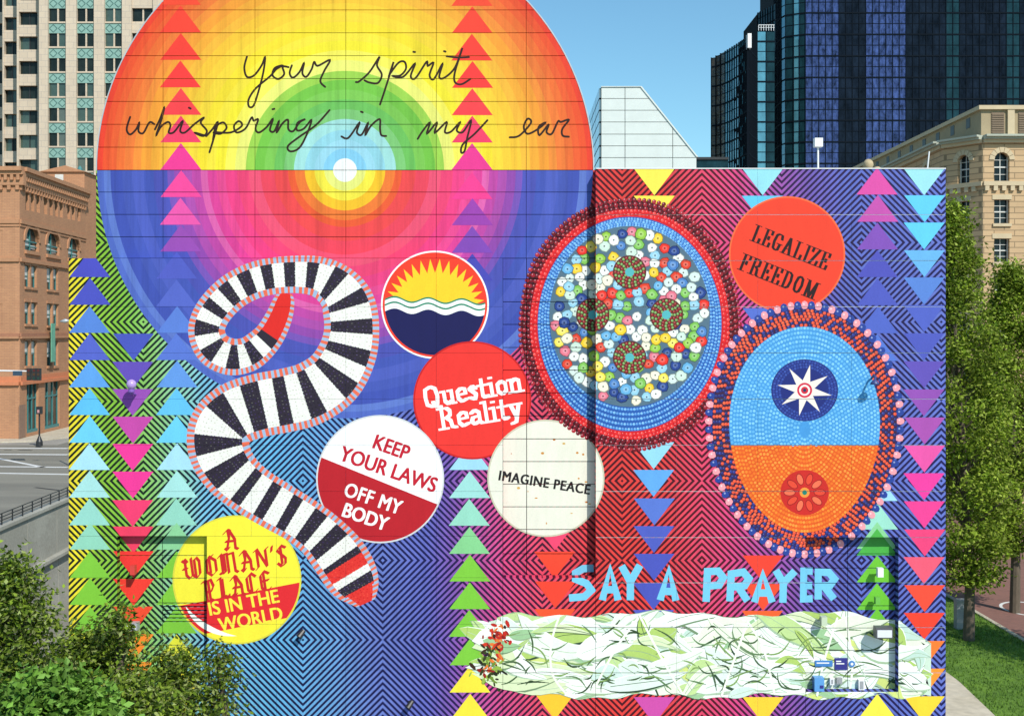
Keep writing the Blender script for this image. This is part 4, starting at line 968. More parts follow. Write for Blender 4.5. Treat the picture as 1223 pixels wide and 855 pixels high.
# ------------------------------------------------------------------ brown brick building, left
brick = masonry('brown_brick', (.50, .25, .125), (.44, .215, .11), (.35, .18, .11), .6, .2, .02, .12, bump=.2)
bstone = plain('brownstone_trim', (.44, .22, .115), .85, .14, 2, bump=.2)
bdark = plain('brownstone_band', (.36, .16, .09), .85, .14, 2)
orange = plain('orange_terracotta', (.58, .2, .09), .7, .12, 2)
bw = glass('shop_glass', (.012, .035, .035), .08, .5, .03, .5, .5)
tealf = plain('teal_frame', (.05, .2, .2), .5, .1)
curtain = plain('white_blind', (.6, .6, .56), .8, .15, 2)
O = (W(23.5, 0, 149)[0], 149)
fa = Face(O, (-.0374, 1.0)); fa.n = Vector((fa.u.y, -fa.u.x, 0)); LEN = 26.0
fb = Face((O[0] - 30, 149 + 1.2), (1, -.04))
bb = empty('brick_building', (O[0], 149, 0), 'brown brick corner building with round arched windows and a bracketed cornice', 'building')
ZT = 33.0
q = MB()
bd_ = [fa.T((0, .5, 0)), fa.T((LEN, .5, 0)), fa.T((LEN, 24, 0)), (O[0] - 30, 172, 0), (O[0] - 30, 151.8, 0)]
q.prism(bd_, lambda p: (p[0], p[1], 0), lambda p: (p[0], p[1], ZT - 1)); q.build('wall_core', brick, bb)
def skin(f, u0, u1, z0, z1, holes, parent, mat, th=.55, name='wall'):
    us = sorted(set([u0, u1] + [h[0] for h in holes] + [h[1] for h in holes])); zs = sorted(set([z0, z1] + [h[2] for h in holes] + [h[3] for h in holes]))
    q = MB()
    for a, b_ in zip(us, us[1:]):
        run = None
        for c_, d_ in zip(zs, zs[1:]):
            m_ = ((a + b_) / 2, (c_ + d_) / 2); solid = not any(h[0] < m_[0] < h[1] and h[2] < m_[1] < h[3] for h in holes)
            if solid: run = (run[0], d_) if run else (c_, d_)
            if (not solid) and run: f.box(q, a, b_, 0, th, run[0], run[1]); run = None
        if run: f.box(q, a, b_, 0, th, run[0], run[1])
    return q.build(name, mat, parent)
U = lambda px: facepx(fa, px)
def Z(px, py): return facez(fa, U(px), py)
holes = []; wins = []
# row definitions measured at column px 43 and 66 (window pairs)
def hole(pa, pb, ya, yb, kind):
    u0, u1 = U(pa), U(pb); z1, z0 = Z((pa + pb) / 2, ya), Z((pa + pb) / 2, yb); holes.append((u0, u1, z0, z1)); wins.append((u0, u1, z0, z1, kind))
for (a, b_) in ((30.5, 35), (37, 41), (43.5, 47.5), (52.5, 56.5), (59, 63), (65.5, 69.5), (71.5, 75), (80.5, 84), (86, 89.5), (92.5, 96)): 
    m_ = (a + b_) / 2; sl = (m_ - 36) * .21
    hole(a, b_, 231 + sl, 252 + sl, 'slot')
for (a, b_) in ((30, 46.5), (55.5, 71), (81.5, 95)):
    m_ = (a + b_) / 2; sl = (m_ - 38) * .23
    hole(a, b_, 270 + sl, 300 + sl * .8, 'arch')
for (ya, yb, s_) in ((317, 343, .12), (361, 387, .07), (407, 437, -.01)):
    for (a, b_) in ((29.5, 36), (37.5, 44), (56, 62.5), (63.8, 69.5), (82, 87), (88.3, 93)):
        m_ = (a + b_) / 2; sl = (m_ - 36) * s_; hole(a, b_, ya + sl, yb + sl, 'sash')
for (a, b_) in ((32, 46), (53.5, 71.5)):
    sl = -((a + b_) / 2 - 39) * .22; hole(a, b_, 458 + sl * .4, 516 + sl, 'shop')
skin(fa, 0, LEN, 0, ZT - 2.5, holes, bb, brick)
for (u0, u1, z0, z1, k) in wins:
    if k == 'shop':
        q = MB(); fa.box(q, u0, u1, .42, .5, z0, z1); wd = q.build('shop_window', bw, bb)
        q = MB(); n_ = 3
        for i in range(n_ + 1): uu = u0 + (u1 - u0) * i / n_; fa.box(q, max(u0, uu - .07), min(u1, uu + .07), .3, .44, z0, z1)
        fa.box(q, u0, u1, .28, .42, z0 + (z1 - z0) * .68, z0 + (z1 - z0) * .71); fa.box(q, u0, u1, .1, .44, z0, z0 + .35); q.build('frame', tealf, wd)
        continue
    q = MB(); fa.box(q, u0, u1, .4, .5, z0, z1); wd = q.build('window', bw if k != 'sash' else bw, bb)
    if k == 'sash':
        q = MB(); fa.box(q, u0 + .12, u1 - .12, .36, .4, z0 + (z1 - z0) * R.choice([.35, .45, .55]), z1 - .1); q.build('blind', curtain, wd)
        q = MB(); fa.box(q, u0, u0 + .12, .3, .42, z0, z1); fa.box(q, u1 - .12, u1, .3, .42, z0, z1); fa.box(q, u0, u1, .29, .41, (z0 + z1) / 2 - .06, (z0 + z1) / 2 + .06); q.build('frame', tealf, wd)
        q = MB(); fa.box(q, u0 - .1, u1 + .1, -.18, .42, z0 - .3, z0 - .01); q.build('sill', bstone, wd)
        q = MB(); fa.box(q, u0 - .1, u1 + .1, -.1, .3, z1 + .01, z1 + .35); q.build('lintel', bstone, wd)
    if k == 'arch':
        r_ = (u1 - u0) / 2; uc = (u0 + u1) / 2; zs = z1 - r_ * .8; q = MB(); n_ = 14; ry = r_ * .8
        for i in range(n_):                     # corners above the arch, filled back to the wall
            t0, t1 = math.pi * i / n_, math.pi * (i + 1) / n_
            A = [(uc + r_ * math.cos(t0), zs + ry * math.sin(t0)), (uc + r_ * math.cos(t1), zs + ry * math.sin(t1))]
            q.prism([A[0], A[1], (A[1][0], z1 + .01), (A[0][0], z1 + .01)], lambda p: fa.T((p[0], .003, p[1])), lambda p: fa.T((p[0], .54, p[1])))
        q.build('arch_spandrel', brick, wd)
        q = MB()
        for i in range(n_):
            t0, t1 = math.pi * i / n_, math.pi * (i + 1) / n_; e = lambda t_, k_: (uc + (r_ + k_) * math.cos(t_), zs + (ry + k_) * math.sin(t_))
            q.prism([e(t0, 0), e(t1, 0), e(t1, .55), e(t0, .55)], lambda p: fa.T((p[0], -.14, p[1])), lambda p: fa.T((p[0], .3, p[1])))
        q.build('arch_surround', bstone, wd)
        q = MB(); fa.box(q, uc - .08, uc + .08, .26, .42, z0, z1); fa.box(q, u0, u1, .25, .41, zs - .08, zs + .08); fa.box(q, u0, u1, .27, .41, (z0 + zs) / 2 - .06, (z0 + zs) / 2 + .06); q.build('frame', tealf, wd)
        q = MB(); fa.box(q, u0 + .3, uc - .2, .37, .4, z0 + .5, zs + .3); fa.box(q, uc + .5, u1 - .4, .37, .4, z0 + .3, zs - .4); q.build('blind', curtain, wd)
        q = MB(); fa.box(q, u0 - .2, u1 + .2, -.25, .42, z0 - .45, z0 - .01); q.build('sill', bstone, wd)
def bands(f, u0, u1, parent):
    for (py, hgt, d_, mt) in ((262, .5, .22, bstone), (268, .25, .12, bstone), (308, .45, .25, bstone), (398, .5, .2, bdark), (402, .25, .3, bstone), (450, 1.0, .12, orange), (456, .4, .35, orange)):
        z = H + (HY - py) * 149 / F; q = MB(); f.box(q, u0, u1, -d_, .0, z - hgt, z); q.build('band_course', mt, parent)
bands(fa, .01, LEN, bb)
# cornice: stepped courses, dentils and arched corbels
def cornice(f, u0, u1, parent):
    q = MB(); f.box(q, u0, u1, -.9, .5, ZT - .5, ZT); f.box(q, u0, u1, -.6, .5, ZT - .95, ZT - .5); f.box(q, u0, u1, -.3, .5, ZT - 2.2, ZT - .95); q.build('cornice', bstone, parent)
    n_ = int((u1 - u0) / .75)
    for k in range(n_):
        uu = u0 + (u1 - u0) * k / n_; inst_box('dentil', cache, bstone, parent, f, uu, uu + .36, -.58, -.3, ZT - 1.6, ZT - .96)
    n_ = int((u1 - u0) / 1.0)
    for k in range(n_):
        uu = u0 + (u1 - u0) * k / n_; inst_box('corbel', cache, bstone, parent, f, uu, uu + .42, -.27, .0, ZT - 2.75, ZT - 2.21)
cornice(fa, -.0, LEN, bb)
# left face of the same building
hl = []
for (a, b_) in ((-3, 3),):
    for (ya, yb) in ((229, 248), (275, 300), (320, 345), (363, 388)):
        u0 = facepx(fb, a); u1 = facepx(fb, b_); hl.append((u0, u1, facez(fb, u0, yb), facez(fb, u0, ya)))
skin(fb, 0, 30 / fb.u.x - .02, 0, ZT - 2.5, hl, bb, brick)
for h_ in hl:
    q = MB(); fb.box(q, h_[0], h_[1], .4, .5, h_[2], h_[3]); wd = q.build('window', bw, bb)
    q = MB(); fb.box(q, h_[0], h_[1], .3, .42, (h_[2] + h_[3]) / 2 - .08, (h_[2] + h_[3]) / 2 + .08); q.build('frame', tealf, wd)
    q = MB(); fb.box(q, h_[0] + .1, h_[1] - .1, .36, .4, (h_[2] + h_[3]) / 2 + .1, h_[3] - .1); q.build('blind', curtain, wd)
UB = 30 / fb.u.x
bands(fb, 0, UB, bb); cornice(fb, 0, UB + .6, bb)
# roof hut
x0, x1 = W(50, 0, 176)[0], W(102, 0, 176)[0]; zh = H + (HY - 206) * 176 / F
q = MB(); q.box(x0, x1, 175.6, 186, 0, zh); q.build('rear_wing', brick, bb)
q = MB(); q.prism([(x0 - .3, zh), (W(80, 0, 176)[0], zh + .9), (x1 + .3, zh)], lambda p: (p[0], 175.3, p[1]), lambda p: (p[0], 186.3, p[1])); q.build('rear_roof', bstone, bb)
q = MB(); q.box(W(64, 0, 175)[0], W(74, 0, 175)[0], 175.5, 175.59, H + (HY - 216) * 176 / F, H + (HY - 209) * 176 / F); q.build('rear_window', curtain, bb)
q = MB(); q.lathe((W(94, 0, 177)[0], 177.5, zh + .2), [(.4, 0), (.35, .5), (.1, .9)]); q.build('roof_vent', tealf, bb)
# street banner and dark base block on the brick face
q = MB(); fa.box(q, U(55), U(59.5), -.7, -.6, H + (HY - 433) * 155 / F, H + (HY - 386) * 155 / F)
bn_ = q.build('hanging_banner', plain('green_canvas', (.14, .38, .26), .8, .2, 2), bb); 
q = MB(); fa.box(q, U(21.5) + .3, U(30), -.06, .0, .2, 4.2); q.build('base_block', plain('grey_brown_stone', (.26, .16, .11), .85, .15), bb)

# ------------------------------------------------------------------ white pavilion with sloping side
wp = plain('white_cladding', (.64, .68, .65), .4, .06, 1.5); gp = glass('shaded_blue_side', (.14, .22, .26), .12, .6, .02, .5, .25)  # second colour has the left face's bluish shade painted in
YP = 60.0
pv = empty('white_pavilion', (W(770, 0, YP)[0], YP, 0), 'white panelled building with one sloping side, between the painted disc and the glass towers', 'building')
outl = [(718, 104.5), (765, 104.5), (832, 188), (832, 655), (718, 655)]
pys = [104.5, 118, 132, 146, 160.5, 174.5, 188.5, 203, 217, 300, 655]; pxs = [718, 746.5, 803.5, 832]
q = MB(); q.prism(outl, lambda p: (W(p[0] + (1 if p[0] < 760 else -.8), p[1] + .8, YP)[0], YP + .12, W(0, p[1] + .8, YP)[2]), lambda p: (W(p[0] + .4, p[1], YP)[0], YP + 9.9, W(0, p[1] + .8, YP)[2])); q.build('wall_core', M_DARKJ, pv)
for y0, y1 in zip(pys, pys[1:]):
    for a, b_ in zip(pxs, pxs[1:]):
        P = conv_clip(rectp(a + .35, y0 + .35, b_ - .35, y1 - .35), outl)
        if len(P) > 2: q = MB(); q.prism(P, lambda p: W(p[0], p[1], YP), lambda p: (W(p[0], 0, YP)[0], YP + .11, W(0, p[1], YP)[2])); q.build('cladding_panel', wp, pv)
P = [(765, 104.0), (832, 187.6), (834, 187.6), (766.5, 103.2), (718, 103.2), (718, 104.2)]
q = MB(); 
for s_ in ([P[0], P[3], P[2], P[1]], [P[5], P[4], P[3], P[0]]): q.prism(s_, lambda p: W(p[0], p[1], YP - .05), lambda p: (W(p[0], 0, YP)[0], YP + 9.9, W(0, p[1], YP)[2]))
q.build('edge_coping', wp, pv)
fs = Face((W(718, 0, YP)[0] - .02, YP + 10), (0, -1))
q = MB()
for i in range(len(pys) - 1):
    for k in range(4):
        z1, z0 = W(0, pys[i], YP)[2], W(0, pys[i+1], YP)[2]; inst_box('shaded_side_panel', cache, gp, pv, fs, k * 2.5 + .05, k * 2.5 + 2.45, -.08, 0, z0 + .04, z1 - .04)

# ------------------------------------------------------------------ glass towers, right
gt = glass('teal_glass', (.10, .30, .38), .08, .6, .06, .6, .3, .25); gd = glass('dark_teal_glass', (.010, .038, .05), .08, .12, .06, .5, .6)
gn = glass('near_black_glass', (.007, .012, .022), .1, .06, .10, .5, .9); gb = glass('blue_reflection_glass', (.034, .058, .165), .1, .12, .25, .9, 1.1, ns=1.1)  # blue columns: wavy reflections painted into the pane colour
gm_ = glass('mottled_reflection_glass', (.05, .04, .03), .05, .5, .4, 2.2, 1.1)  # dark mottled reflection put into the left strip's base colour
mul = plain('dark_mullion', (.006, .010, .016), .8, .1, spec=.05); mull = plain('pale_mullion', (.22, .36, .42), .4, .1)
def curtain_wall(parent, path, z0, z1, cw, rh, matf, mm, name='glazing', tilt=.006, roof=None, topf=None):
    """path: plan polyline; panes are separate slabs slightly out of true; matf(px) picks the glass by facade column"""
    groups = {}; mq = MB()
    for (a, b_) in zip(path, path[1:]):
        A = Vector((a[0], a[1], 0)); B = Vector((b_[0], b_[1], 0)); L = (B - A).length; n_ = max(1, round(L / cw)); f = Face(A, (B - A).normalized()[:2]); w_ = L / n_
        for i in range(n_):
            pxx = CX + F * (A.x + f.u.x * w_ * (i + .5)) / (A.y + f.u.y * w_ * (i + .5))
            ztop = topf(pxx) if topf else z1
            m_ = matf(pxx); g = groups.setdefault(m_.name, (MB(), m_))[0]
            z = z0; k = 0
            while z < ztop - .1:
                zz = min(z + rh, ztop); e = [R.uniform(-tilt, tilt) * 8 for _ in range(3)]
                g.quad([f.T((i * w_ + .05, .02 + e[0] * .3, z + .05)), f.T(((i + 1) * w_ - .05, .02 + e[1] * .3, z + .05)), f.T(((i + 1) * w_ - .05, .02 + e[2] * .3, zz - .05)), f.T((i * w_ + .05, .02 + e[2] * .3 , zz - .05))])
                if k % 2 == 0: f.box(mq, i * w_, (i + 1) * w_, -.09, .15, z - .12, z + .1)
                else: f.box(mq, i * w_, (i + 1) * w_, -.04, .15, z - .05, z + .04)
                z = zz; k += 1
            f.box(mq, i * w_ - .05, i * w_ + .05, -.10, .2, z0, ztop)
    for nm, (g, m_) in groups.items(): g.build('glass_pane', m_, parent, kind='stuff')
    mq.build('mullion', mm, parent, kind='stuff')
YG = 220.0
tb = empty('glass_tower', (W(1100, 0, YG)[0], YG, 0), 'tall dark blue glass tower with a rounded left edge, filling the upper right', 'building')
X_ = lambda px, Y: (px - CX) * Y / F
path = [(X_(924.5, 232), 232), (X_(928, 227), 227), (X_(933, 223.5), 223.5), (X_(938, 221.8), 221.8), (X_(948, 221), 221), (X_(962, YG), YG), (X_(1290, YG), YG)]
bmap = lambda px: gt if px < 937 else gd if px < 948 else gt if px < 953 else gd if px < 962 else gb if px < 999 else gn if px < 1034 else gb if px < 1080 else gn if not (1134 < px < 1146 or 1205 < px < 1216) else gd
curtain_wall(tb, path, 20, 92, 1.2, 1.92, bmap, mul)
q = MB(); q.prism([(p[0], p[1] + .2) for p in path] + [(X_(1290, YG), 260), (path[0][0] + 3, 260)], lambda p: (p[0], p[1], 0), lambda p: (p[0], p[1], 91.8)); q.build('tower_core', mul, tb)
ta = empty('glass_tower', (X_(873, 190), 190, 0), 'teal glass tower with a concave curved front, left of the taller dark glass tower', 'building')
pa = []
for i in range(9):
    t_ = i / 8; px = 849.5 + 44 * t_; Y = 200 - 14 * t_ ** 1.7 ; pa.append((X_(px, Y), Y))
# roof rises in the photo because the front swings towards the camera; the roof itself is level with a small ramp
ztA = lambda px: H + (HY - (70 - 27 * ((px - 849.5) / 44) ** 1.15)) * (200 - 14 * ((px - 849.5) / 44) ** 1.7) / F
pc = [(X_(893.5, 186), 186), (X_(898, 190), 190), (X_(904.5, 194), 194)]
curtain_wall(ta, pa, 8, 60, .95, 1.6, lambda px: gm_ if px < 866 else gt, mul, topf=ztA)
curtain_wall(ta, pc, 8, H + (HY - 44) * 190 / F, .6, 1.6, lambda px: gd, mul)
q = MB(); zc = H + (HY - 71) * 200 / F; q.prism([(p[0], p[1] + .2) for p in pa + pc[1:]] + [(X_(906, 225), 225), (X_(851.5, 225), 225)], lambda p: (p[0], p[1], 0), lambda p: (p[0], p[1], zc - .3)); q.build('tower_core', mul, ta)
q = MB(); q.box(X_(892.5, 186), X_(897, 186), 185.6, 187, H + (HY - 58) * 186 / F, H + (HY - 41) * 186 / F); q.build('roof_fin', M_WHITE, ta)
pd_ = [(X_(904.5, 196), 196), (X_(925.5, 196), 196)]
curtain_wall(ta, pd_, 8, H + (HY - 38) * 196 / F, 1.2, 1.6, lambda px: gd if px > 910 else gt, mul)
pe = [(X_(905, 212), 212), (X_(926, 206), 206)]
curtain_wall(ta, pe, H + (HY - 38) * 196 / F - 2, H + (HY - 10) * 209 / F, .9, 1.6, lambda px: gd, mul)
q = MB(); q.prism([(p[0], p[1] + .2) for p in pe] + [(pe[1][0], 225), (pe[0][0], 225)], lambda p: (p[0], p[1], 20), lambda p: (p[0], p[1], H + (HY - 10) * 209 / F - .1)); q.build('upper_core', mul, ta)
q = MB(); q.box(pd_[0][0], pd_[1][0], 196.2, 224, 0, H + (HY - 38) * 196 / F - .2); q.build('tower_core', mul, ta)
q = MB()
zr_ = H + (HY - 37) * 197 / F
for i in range(7): xx = X_(906 + 3 * i, 197); q.tube([(xx, 197, zr_), (xx, 197, zr_ + .9)], .05, 5)
q.tube([(X_(906, 197), 197, zr_ + .9), (X_(925, 197), 197, zr_ + .9)], .06, 5); q.tube([(X_(906, 197), 197, zr_ + .5), (X_(925, 197), 197, zr_ + .5)], .04, 5); q.build('roof_railing', M_WHITE, ta)
lo_ = empty('low_dark_building', (X_(843, 150), 150, 0), 'low dark roof just showing between the white pavilion and the teal glass tower', 'building')
q = MB(); q.box(X_(820, 150), X_(870, 150), 150, 165, 0, H + (HY - 191) * 150 / F); q.build('wall', gd, lo_)
q = MB(); q.box(X_(820, 150), X_(870, 150), 149.8, 165, H + (HY - 191) * 150 / F, H + (HY - 188) * 150 / F); q.build('roof', M_BLACK, lo_)

# ------------------------------------------------------------------ tan stone building, right
stone = masonry('tan_stone_blocks', (.56, .385, .215), (.50, .335, .185), (.26, .18, .10), 1.5, .42, .035, .1, bump=.5)
trim = plain('stone_trim', (.55, .44, .28), .8, .1, 1); attic = plain('attic_stone', (.36, .28, .165), .8, .1, 1)
sw = glass('sash_glass', (.014, .022, .026), .1, .2, .03, .5, .5); sfr = plain('white_sash', (.62, .62, .58), .6, .05)
ledg = plain('weathered_cornice', (.40, .42, .34), .8, .1, 1)
Q0 = (34.44, 90.0); Q1 = (32.5, 92.8)
ff = Face(Q0, (1, 0)); fc = Face(Q1, (Q0[0] - Q1[0], Q0[1] - Q1[1])); fw = Face((33.3, 128), (Q1[0] - 33.3, Q1[1] - 128))
sb = empty('stone_building', (36, 90, 0), 'tan stone building with arched top windows, behind the trees at the right edge', 'building')
ZA = H + (HY - 125.5) * 90 / F; ZC = H + (HY - 162) * 90 / F
LC = (Vector(Q0) - Vector(Q1)).length; LW = (Vector(Q1) - Vector((33.3, 128))).length
q = MB(); q.prism([(Q1[0] + .5, Q1[1] + .3), (Q0[0] + .1, Q0[1] + .6), (62, 90.6), (62, 128), (33.9, 128)], lambda p: (p[0], p[1], 0), lambda p: (p[0], p[1], ZC)); q.build('wall_core', attic, sb)
zf = lambda py: H + (HY - py) * 90 / F
rowsS = [(182, 216.5, 'arch'), (238.5, 267, 'sq'), (285, 313, 'sq'), (332, 360, 'sq'), (379, 407, 'sq'), (426, 454, 'sq'), (473, 501, 'sq')]
def stone_face(f, L, centers, hw, zt):
    holes = [(c_ - hw, c_ + hw, zf(b_), zf(a)) for c_ in centers for (a, b_, k) in rowsS]
    skin(f, 0, L, 0, zt, holes, sb, stone)
    for c_ in centers:
        for (a, b_, k) in rowsS:
            z1, z0 = zf(a), zf(b_); q = MB(); f.box(q, c_ - hw, c_ + hw, .42, .5, z0, z1); wd = q.build('window', sw, sb)
            q = MB(); f.box(q, c_ - hw, c_ - hw + .06, .3, .43, z0, z1); f.box(q, c_ + hw - .06, c_ + hw, .3, .43, z0, z1); f.box(q, c_ - .025, c_ + .025, .34, .43, z0, z1)
            for j in (1, 2, 3): zz = z0 + (z1 - z0) * j / 4; f.box(q, c_ - hw + .06, c_ + hw - .06, .33 if j == 2 else .35, .425, zz - (.045 if j == 2 else .02), zz + (.045 if j == 2 else .02))
            q.build('frame', sfr, wd)
            q = MB(); f.box(q, c_ - hw - .12, c_ + hw + .12, -.14, .42, z0 - .22, z0 - .005); q.build('sill', trim, wd)
            if k == 'arch':
                r_ = hw; zs = z1 - r_; q = MB(); n_ = 12
                for i in range(n_):
                    t0, t1 = math.pi * i / n_, math.pi * (i + 1) / n_; A = [(c_ + r_ * math.cos(t0), zs + r_ * math.sin(t0)), (c_ + r_ * math.cos(t1), zs + r_ * math.sin(t1))]
                    q.prism([A[0], A[1], (A[1][0], z1 + .01), (A[0][0], z1 + .01)], lambda p: f.T((p[0], .003, p[1])), lambda p: f.T((p[0], .54, p[1])))
                q.build('arch_spandrel', stone, wd)
                for i in range(7):
                    t0, t1 = math.pi * i / 7 + .02, math.pi * (i + 1) / 7 - .02; e = lambda t_, k_: (c_ + (r_ + k_) * math.cos(t_), zs + (r_ + k_) * math.sin(t_))
                    q = MB(); q.prism([e(t0, 0), e(t1, 0), e(t1, .38), e(t0, .38)], lambda p: f.T((p[0], -.07, p[1])), lambda p: f.T((p[0], .2, p[1]))); q.build('voussoir', trim, wd)
            else:
                q = MB(); f.box(q, c_ - hw - .15, c_ + hw + .15, -.05, .3, z1 + .005, z1 + .36); q.build('lintel', trim, wd)
stone_face(ff, 27, [(px - 1174) * 90 / F for px in (1196.5, 1241, 1286)], .56, zf(171))
stone_face(fc, LC, [LC * .52], .5, zf(171))
stone_face(fw, LW, [LW - 4 - 5.0 * i for i in range(6)], .6, zf(171))
for f, L, e0, e1 in ((ff, 27, 0, 0), (fc, LC, 0, 0), (fw, LW, 0, 0)):
    for (z0, z1, d_, m_) in ((zf(171), zf(167), .25, trim), (zf(167), zf(164.4), .5, ledg), (zf(164.4), zf(162), .75, ledg), (zf(222), zf(217), .22, trim)):
        q = MB(); f.box(q, -e0, L + e1, -d_, .5 if z0 > zf(200) else 0, z0, z1); q.build('cornice' if z0 > zf(200) else 'belt_course', m_, sb)
    for k in range(int(L / .62)): inst_box('dentil', cache, trim, sb, f, .1 + k * .62, .4 + k * .62, -.2, 0, zf(228), zf(222.2))
# attic storey
at_ = Face((34.75, 114 + 14), (34.44 - 34.75, 90.35 - 128)); LA = (Vector((34.75, 128)) - Vector((34.44, 90.35))).length
q = MB(); q.prism([(34.75, 128), (34.44, 90.35), (62, 90.35), (62, 128)], lambda p: (p[0], p[1], ZC), lambda p: (p[0], p[1], ZA - .3)); q.build('attic', attic, sb)
q = MB(); q.prism([(34.5, 128.2), (34.2, 90.1), (62.2, 90.1), (62.2, 128.2)], lambda p: (p[0], p[1], ZA - .3), lambda p: (p[0], p[1], ZA)); q.build('parapet_cap', trim, sb)
fa2 = Face((34.44, 90.35), (1, 0))
for i in range(10):
    if i < 8:
        u0 = LA - 2.2 - i * 3.4; q = MB(); at_.box(q, u0 - .8, u0, -.03, .1, ZC + 1.0, ZC + 1.75); q.build('attic_window', M_BLACK, sb)
for i in range(5):
    u0 = (1186 - 1174 + 45 * i * .72) * 90 / F; q = MB(); fa2.box(q, u0, u0 + .95, -.05, .05, ZC + .15, ZC + 1.75); lv = q.build('louvre', plain('brown_louvre%d' % i, (.2, .14, .09), .7, .1) if i == 0 else bpy.data.materials['brown_louvre0'], sb)
    q = MB()
    for j in range(9): fa2.box(q, u0 + .04, u0 + .91, -.1, -.051, ZC + .22 + j * .165, ZC + .30 + j * .165)
    q.build('slat', bpy.data.materials['brown_louvre0'], lv)
    q = MB(); fa2.box(q, u0 + 1.15, u0 + 1.65, -.2, 0, ZC + .0, ZA - .3); q.build('pilaster', trim, sb)

# ------------------------------------------------------------------ ground, streets, ramp
def mixmat(name, ca, cb, scale, rough=.9, bump=.25, bs=40, stretch=None, lo_=.4, hi_=.62):
    m, nt, b = newmat(name); v = noise(nt, scale, 8, objc(nt, stretch), .65); mr = N(nt, 'ShaderNodeMapRange'); mr.inputs[1].default_value = lo_; mr.inputs[2].default_value = hi_; nt.links.new(v, mr.inputs[0])
    c1 = mixc(nt, mr.outputs[0], ca + (1,), cb + (1,)); g = noise(nt, bs * .7, 4, objc(nt)); f = mth(nt, 'MULTIPLY_ADD', g, .6, .7)
    ml = N(nt, 'ShaderNodeVectorMath', operation='SCALE'); nt.links.new(c1, ml.inputs[0]); nt.links.new(f, ml.inputs[3]); nt.links.new(ml.outputs[0], b.inputs['Base Color']); b.inputs['Roughness'].default_value = rough
    bn = N(nt, 'ShaderNodeBump'); bn.inputs['Strength'].default_value = bump; nt.links.new(g, bn.inputs['Height']); nt.links.new(bn.outputs[0], b.inputs['Normal']); return m
asphalt = mixmat('asphalt', (.18, .17, .14), (.25, .235, .19), .12, bs=12, stretch=(.25, 2, 1)); pave = mixmat('pavement', (.46, .40, .30), (.52, .46, .36), .4, bs=6)
conc = mixmat('ramp_concrete', (.33, .32, .27), (.42, .41, .35), .25, bs=8, stretch=(1, .6, 1)); grass = mixmat('lawn', (.07, .15, .012), (.13, .24, .025), .8, 1, .6, 30)
wline = mixmat('road_paint', (.62, .62, .6), (.72, .72, .7), 2); brickp = masonry('brick_paving', (.26, .12, .095), (.21, .10, .08), (.17, .1, .08), .22, .11, .01, .12, bump=.1)
# brick paving lies flat, so use plan coordinates
_nt = brickp.node_tree
for n_ in _nt.nodes:
    if n_.type == 'COMBXYZ':
        g_ = [x for x in _nt.nodes if x.type == 'SEPXYZ'][0]
        for l in list(n_.inputs[0].links) + list(n_.inputs[1].links): _nt.links.remove(l)
        _nt.links.new(g_.outputs[0], n_.inputs[0]); _nt.links.new(g_.outputs[1], n_.inputs[1])
def sheet(name, pts, z, mat, kind='structure', parent=None):
    q = MB(); q.quad([(p[0], p[1], z) for p in pts]); me = q.mesh(name, mat)
    if me.polygons[0].normal.z < 0: me.flip_normals()
    o = link(name, me, parent); 
    if parent is None: o['kind'] = kind
    return o
def GP(px, py): Y = GY(py); return ((px - CX) * Y / F, Y)
xl = lambda Y: -33.3 - (Y - 80) * .0374          # left wall of the ramp
TR = -13.5; Y0r, Y1r = 42, 128
q = MB()
B_ = 3000
for P in ([(-B_, -60), (B_, -60), (B_, Y0r), (-B_, Y0r)], [(TR, Y0r), (B_, Y0r), (B_, Y1r), (TR, Y1r)], [(-B_, Y1r), (B_, Y1r), (B_, B_), (-B_, B_)], [(-B_, Y0r), (xl(Y0r), Y0r), (xl(Y1r), Y1r), (-B_, Y1r)]):
    q.quad([(p[0], p[1], 0) for p in P])
q.build('ground', mixmat('city_ground', (.26, .24, .21), (.33, .31, .27), .2), kind='structure')
q = MB(); q.quad([(xl(Y0r) - .0, Y0r, -7.5), (TR, Y0r, -7.5), (TR, Y1r, -7.5), (xl(Y1r), Y1r, -7.5)]); q.build('ramp_road', asphalt, kind='structure')
rw = empty('retaining_wall', (xl(85), 85, 0), 'grey concrete retaining wall of the sunken ramp with a railing on top, at lower left', 'wall')
q = MB()
def wallstrip(q, x_off0, x_off1, z0, z1, Ya=Y0r, Yb=Y1r):
    q.prism([(xl(Ya) + x_off0, Ya), (xl(Ya) + x_off1, Ya), (xl(Yb) + x_off1, Yb), (xl(Yb) + x_off0, Yb)], lambda p: (p[0], p[1], z0), lambda p: (p[0], p[1], z1))
for i in range(14):
    Ya = Y0r + i * 6.15; q = MB(); wallstrip(q, -.5, .0, -3.2, .28, Ya + .03, Ya + 6.12); q.build('wall_panel', conc, rw)
    q = MB(); wallstrip(q, -.5, .12, -7.5, -3.2 - .24, Ya + .03, Ya + 6.12); q.build('wall_panel', conc, rw)
q = MB(); wallstrip(q, -.6, .16, .28, .5); q.build('coping', conc, rw)
q = MB(); wallstrip(q, -.5, .5, -3.42, -3.2); q.build('ledge', conc, rw)
q = MB(); q.box(xl(Y1r) - .5, TR, Y1r, Y1r + .5, -7.5, .3); q.box(TR, TR + .5, Y0r, Y1r, -7.5, .02); q.box(xl(Y0r) - .5, TR + .5, Y0r - .5, Y0r, -7.5, .02); q.build('end_wall', conc, rw)
rl = empty('railing', (xl(85) - .2, 85, .5), 'low dark metal railing on the ramp wall at lower left', 'railing')
for i in range(int((Y1r - 60) / 1.9)):
    Y = 60 + i * 1.9; inst = MB().tube([(xl(Y) - .2, Y, .5), (xl(Y) - .2, Y, 1.25)], .05, 6); inst.build('post', M_BLACK, rl)
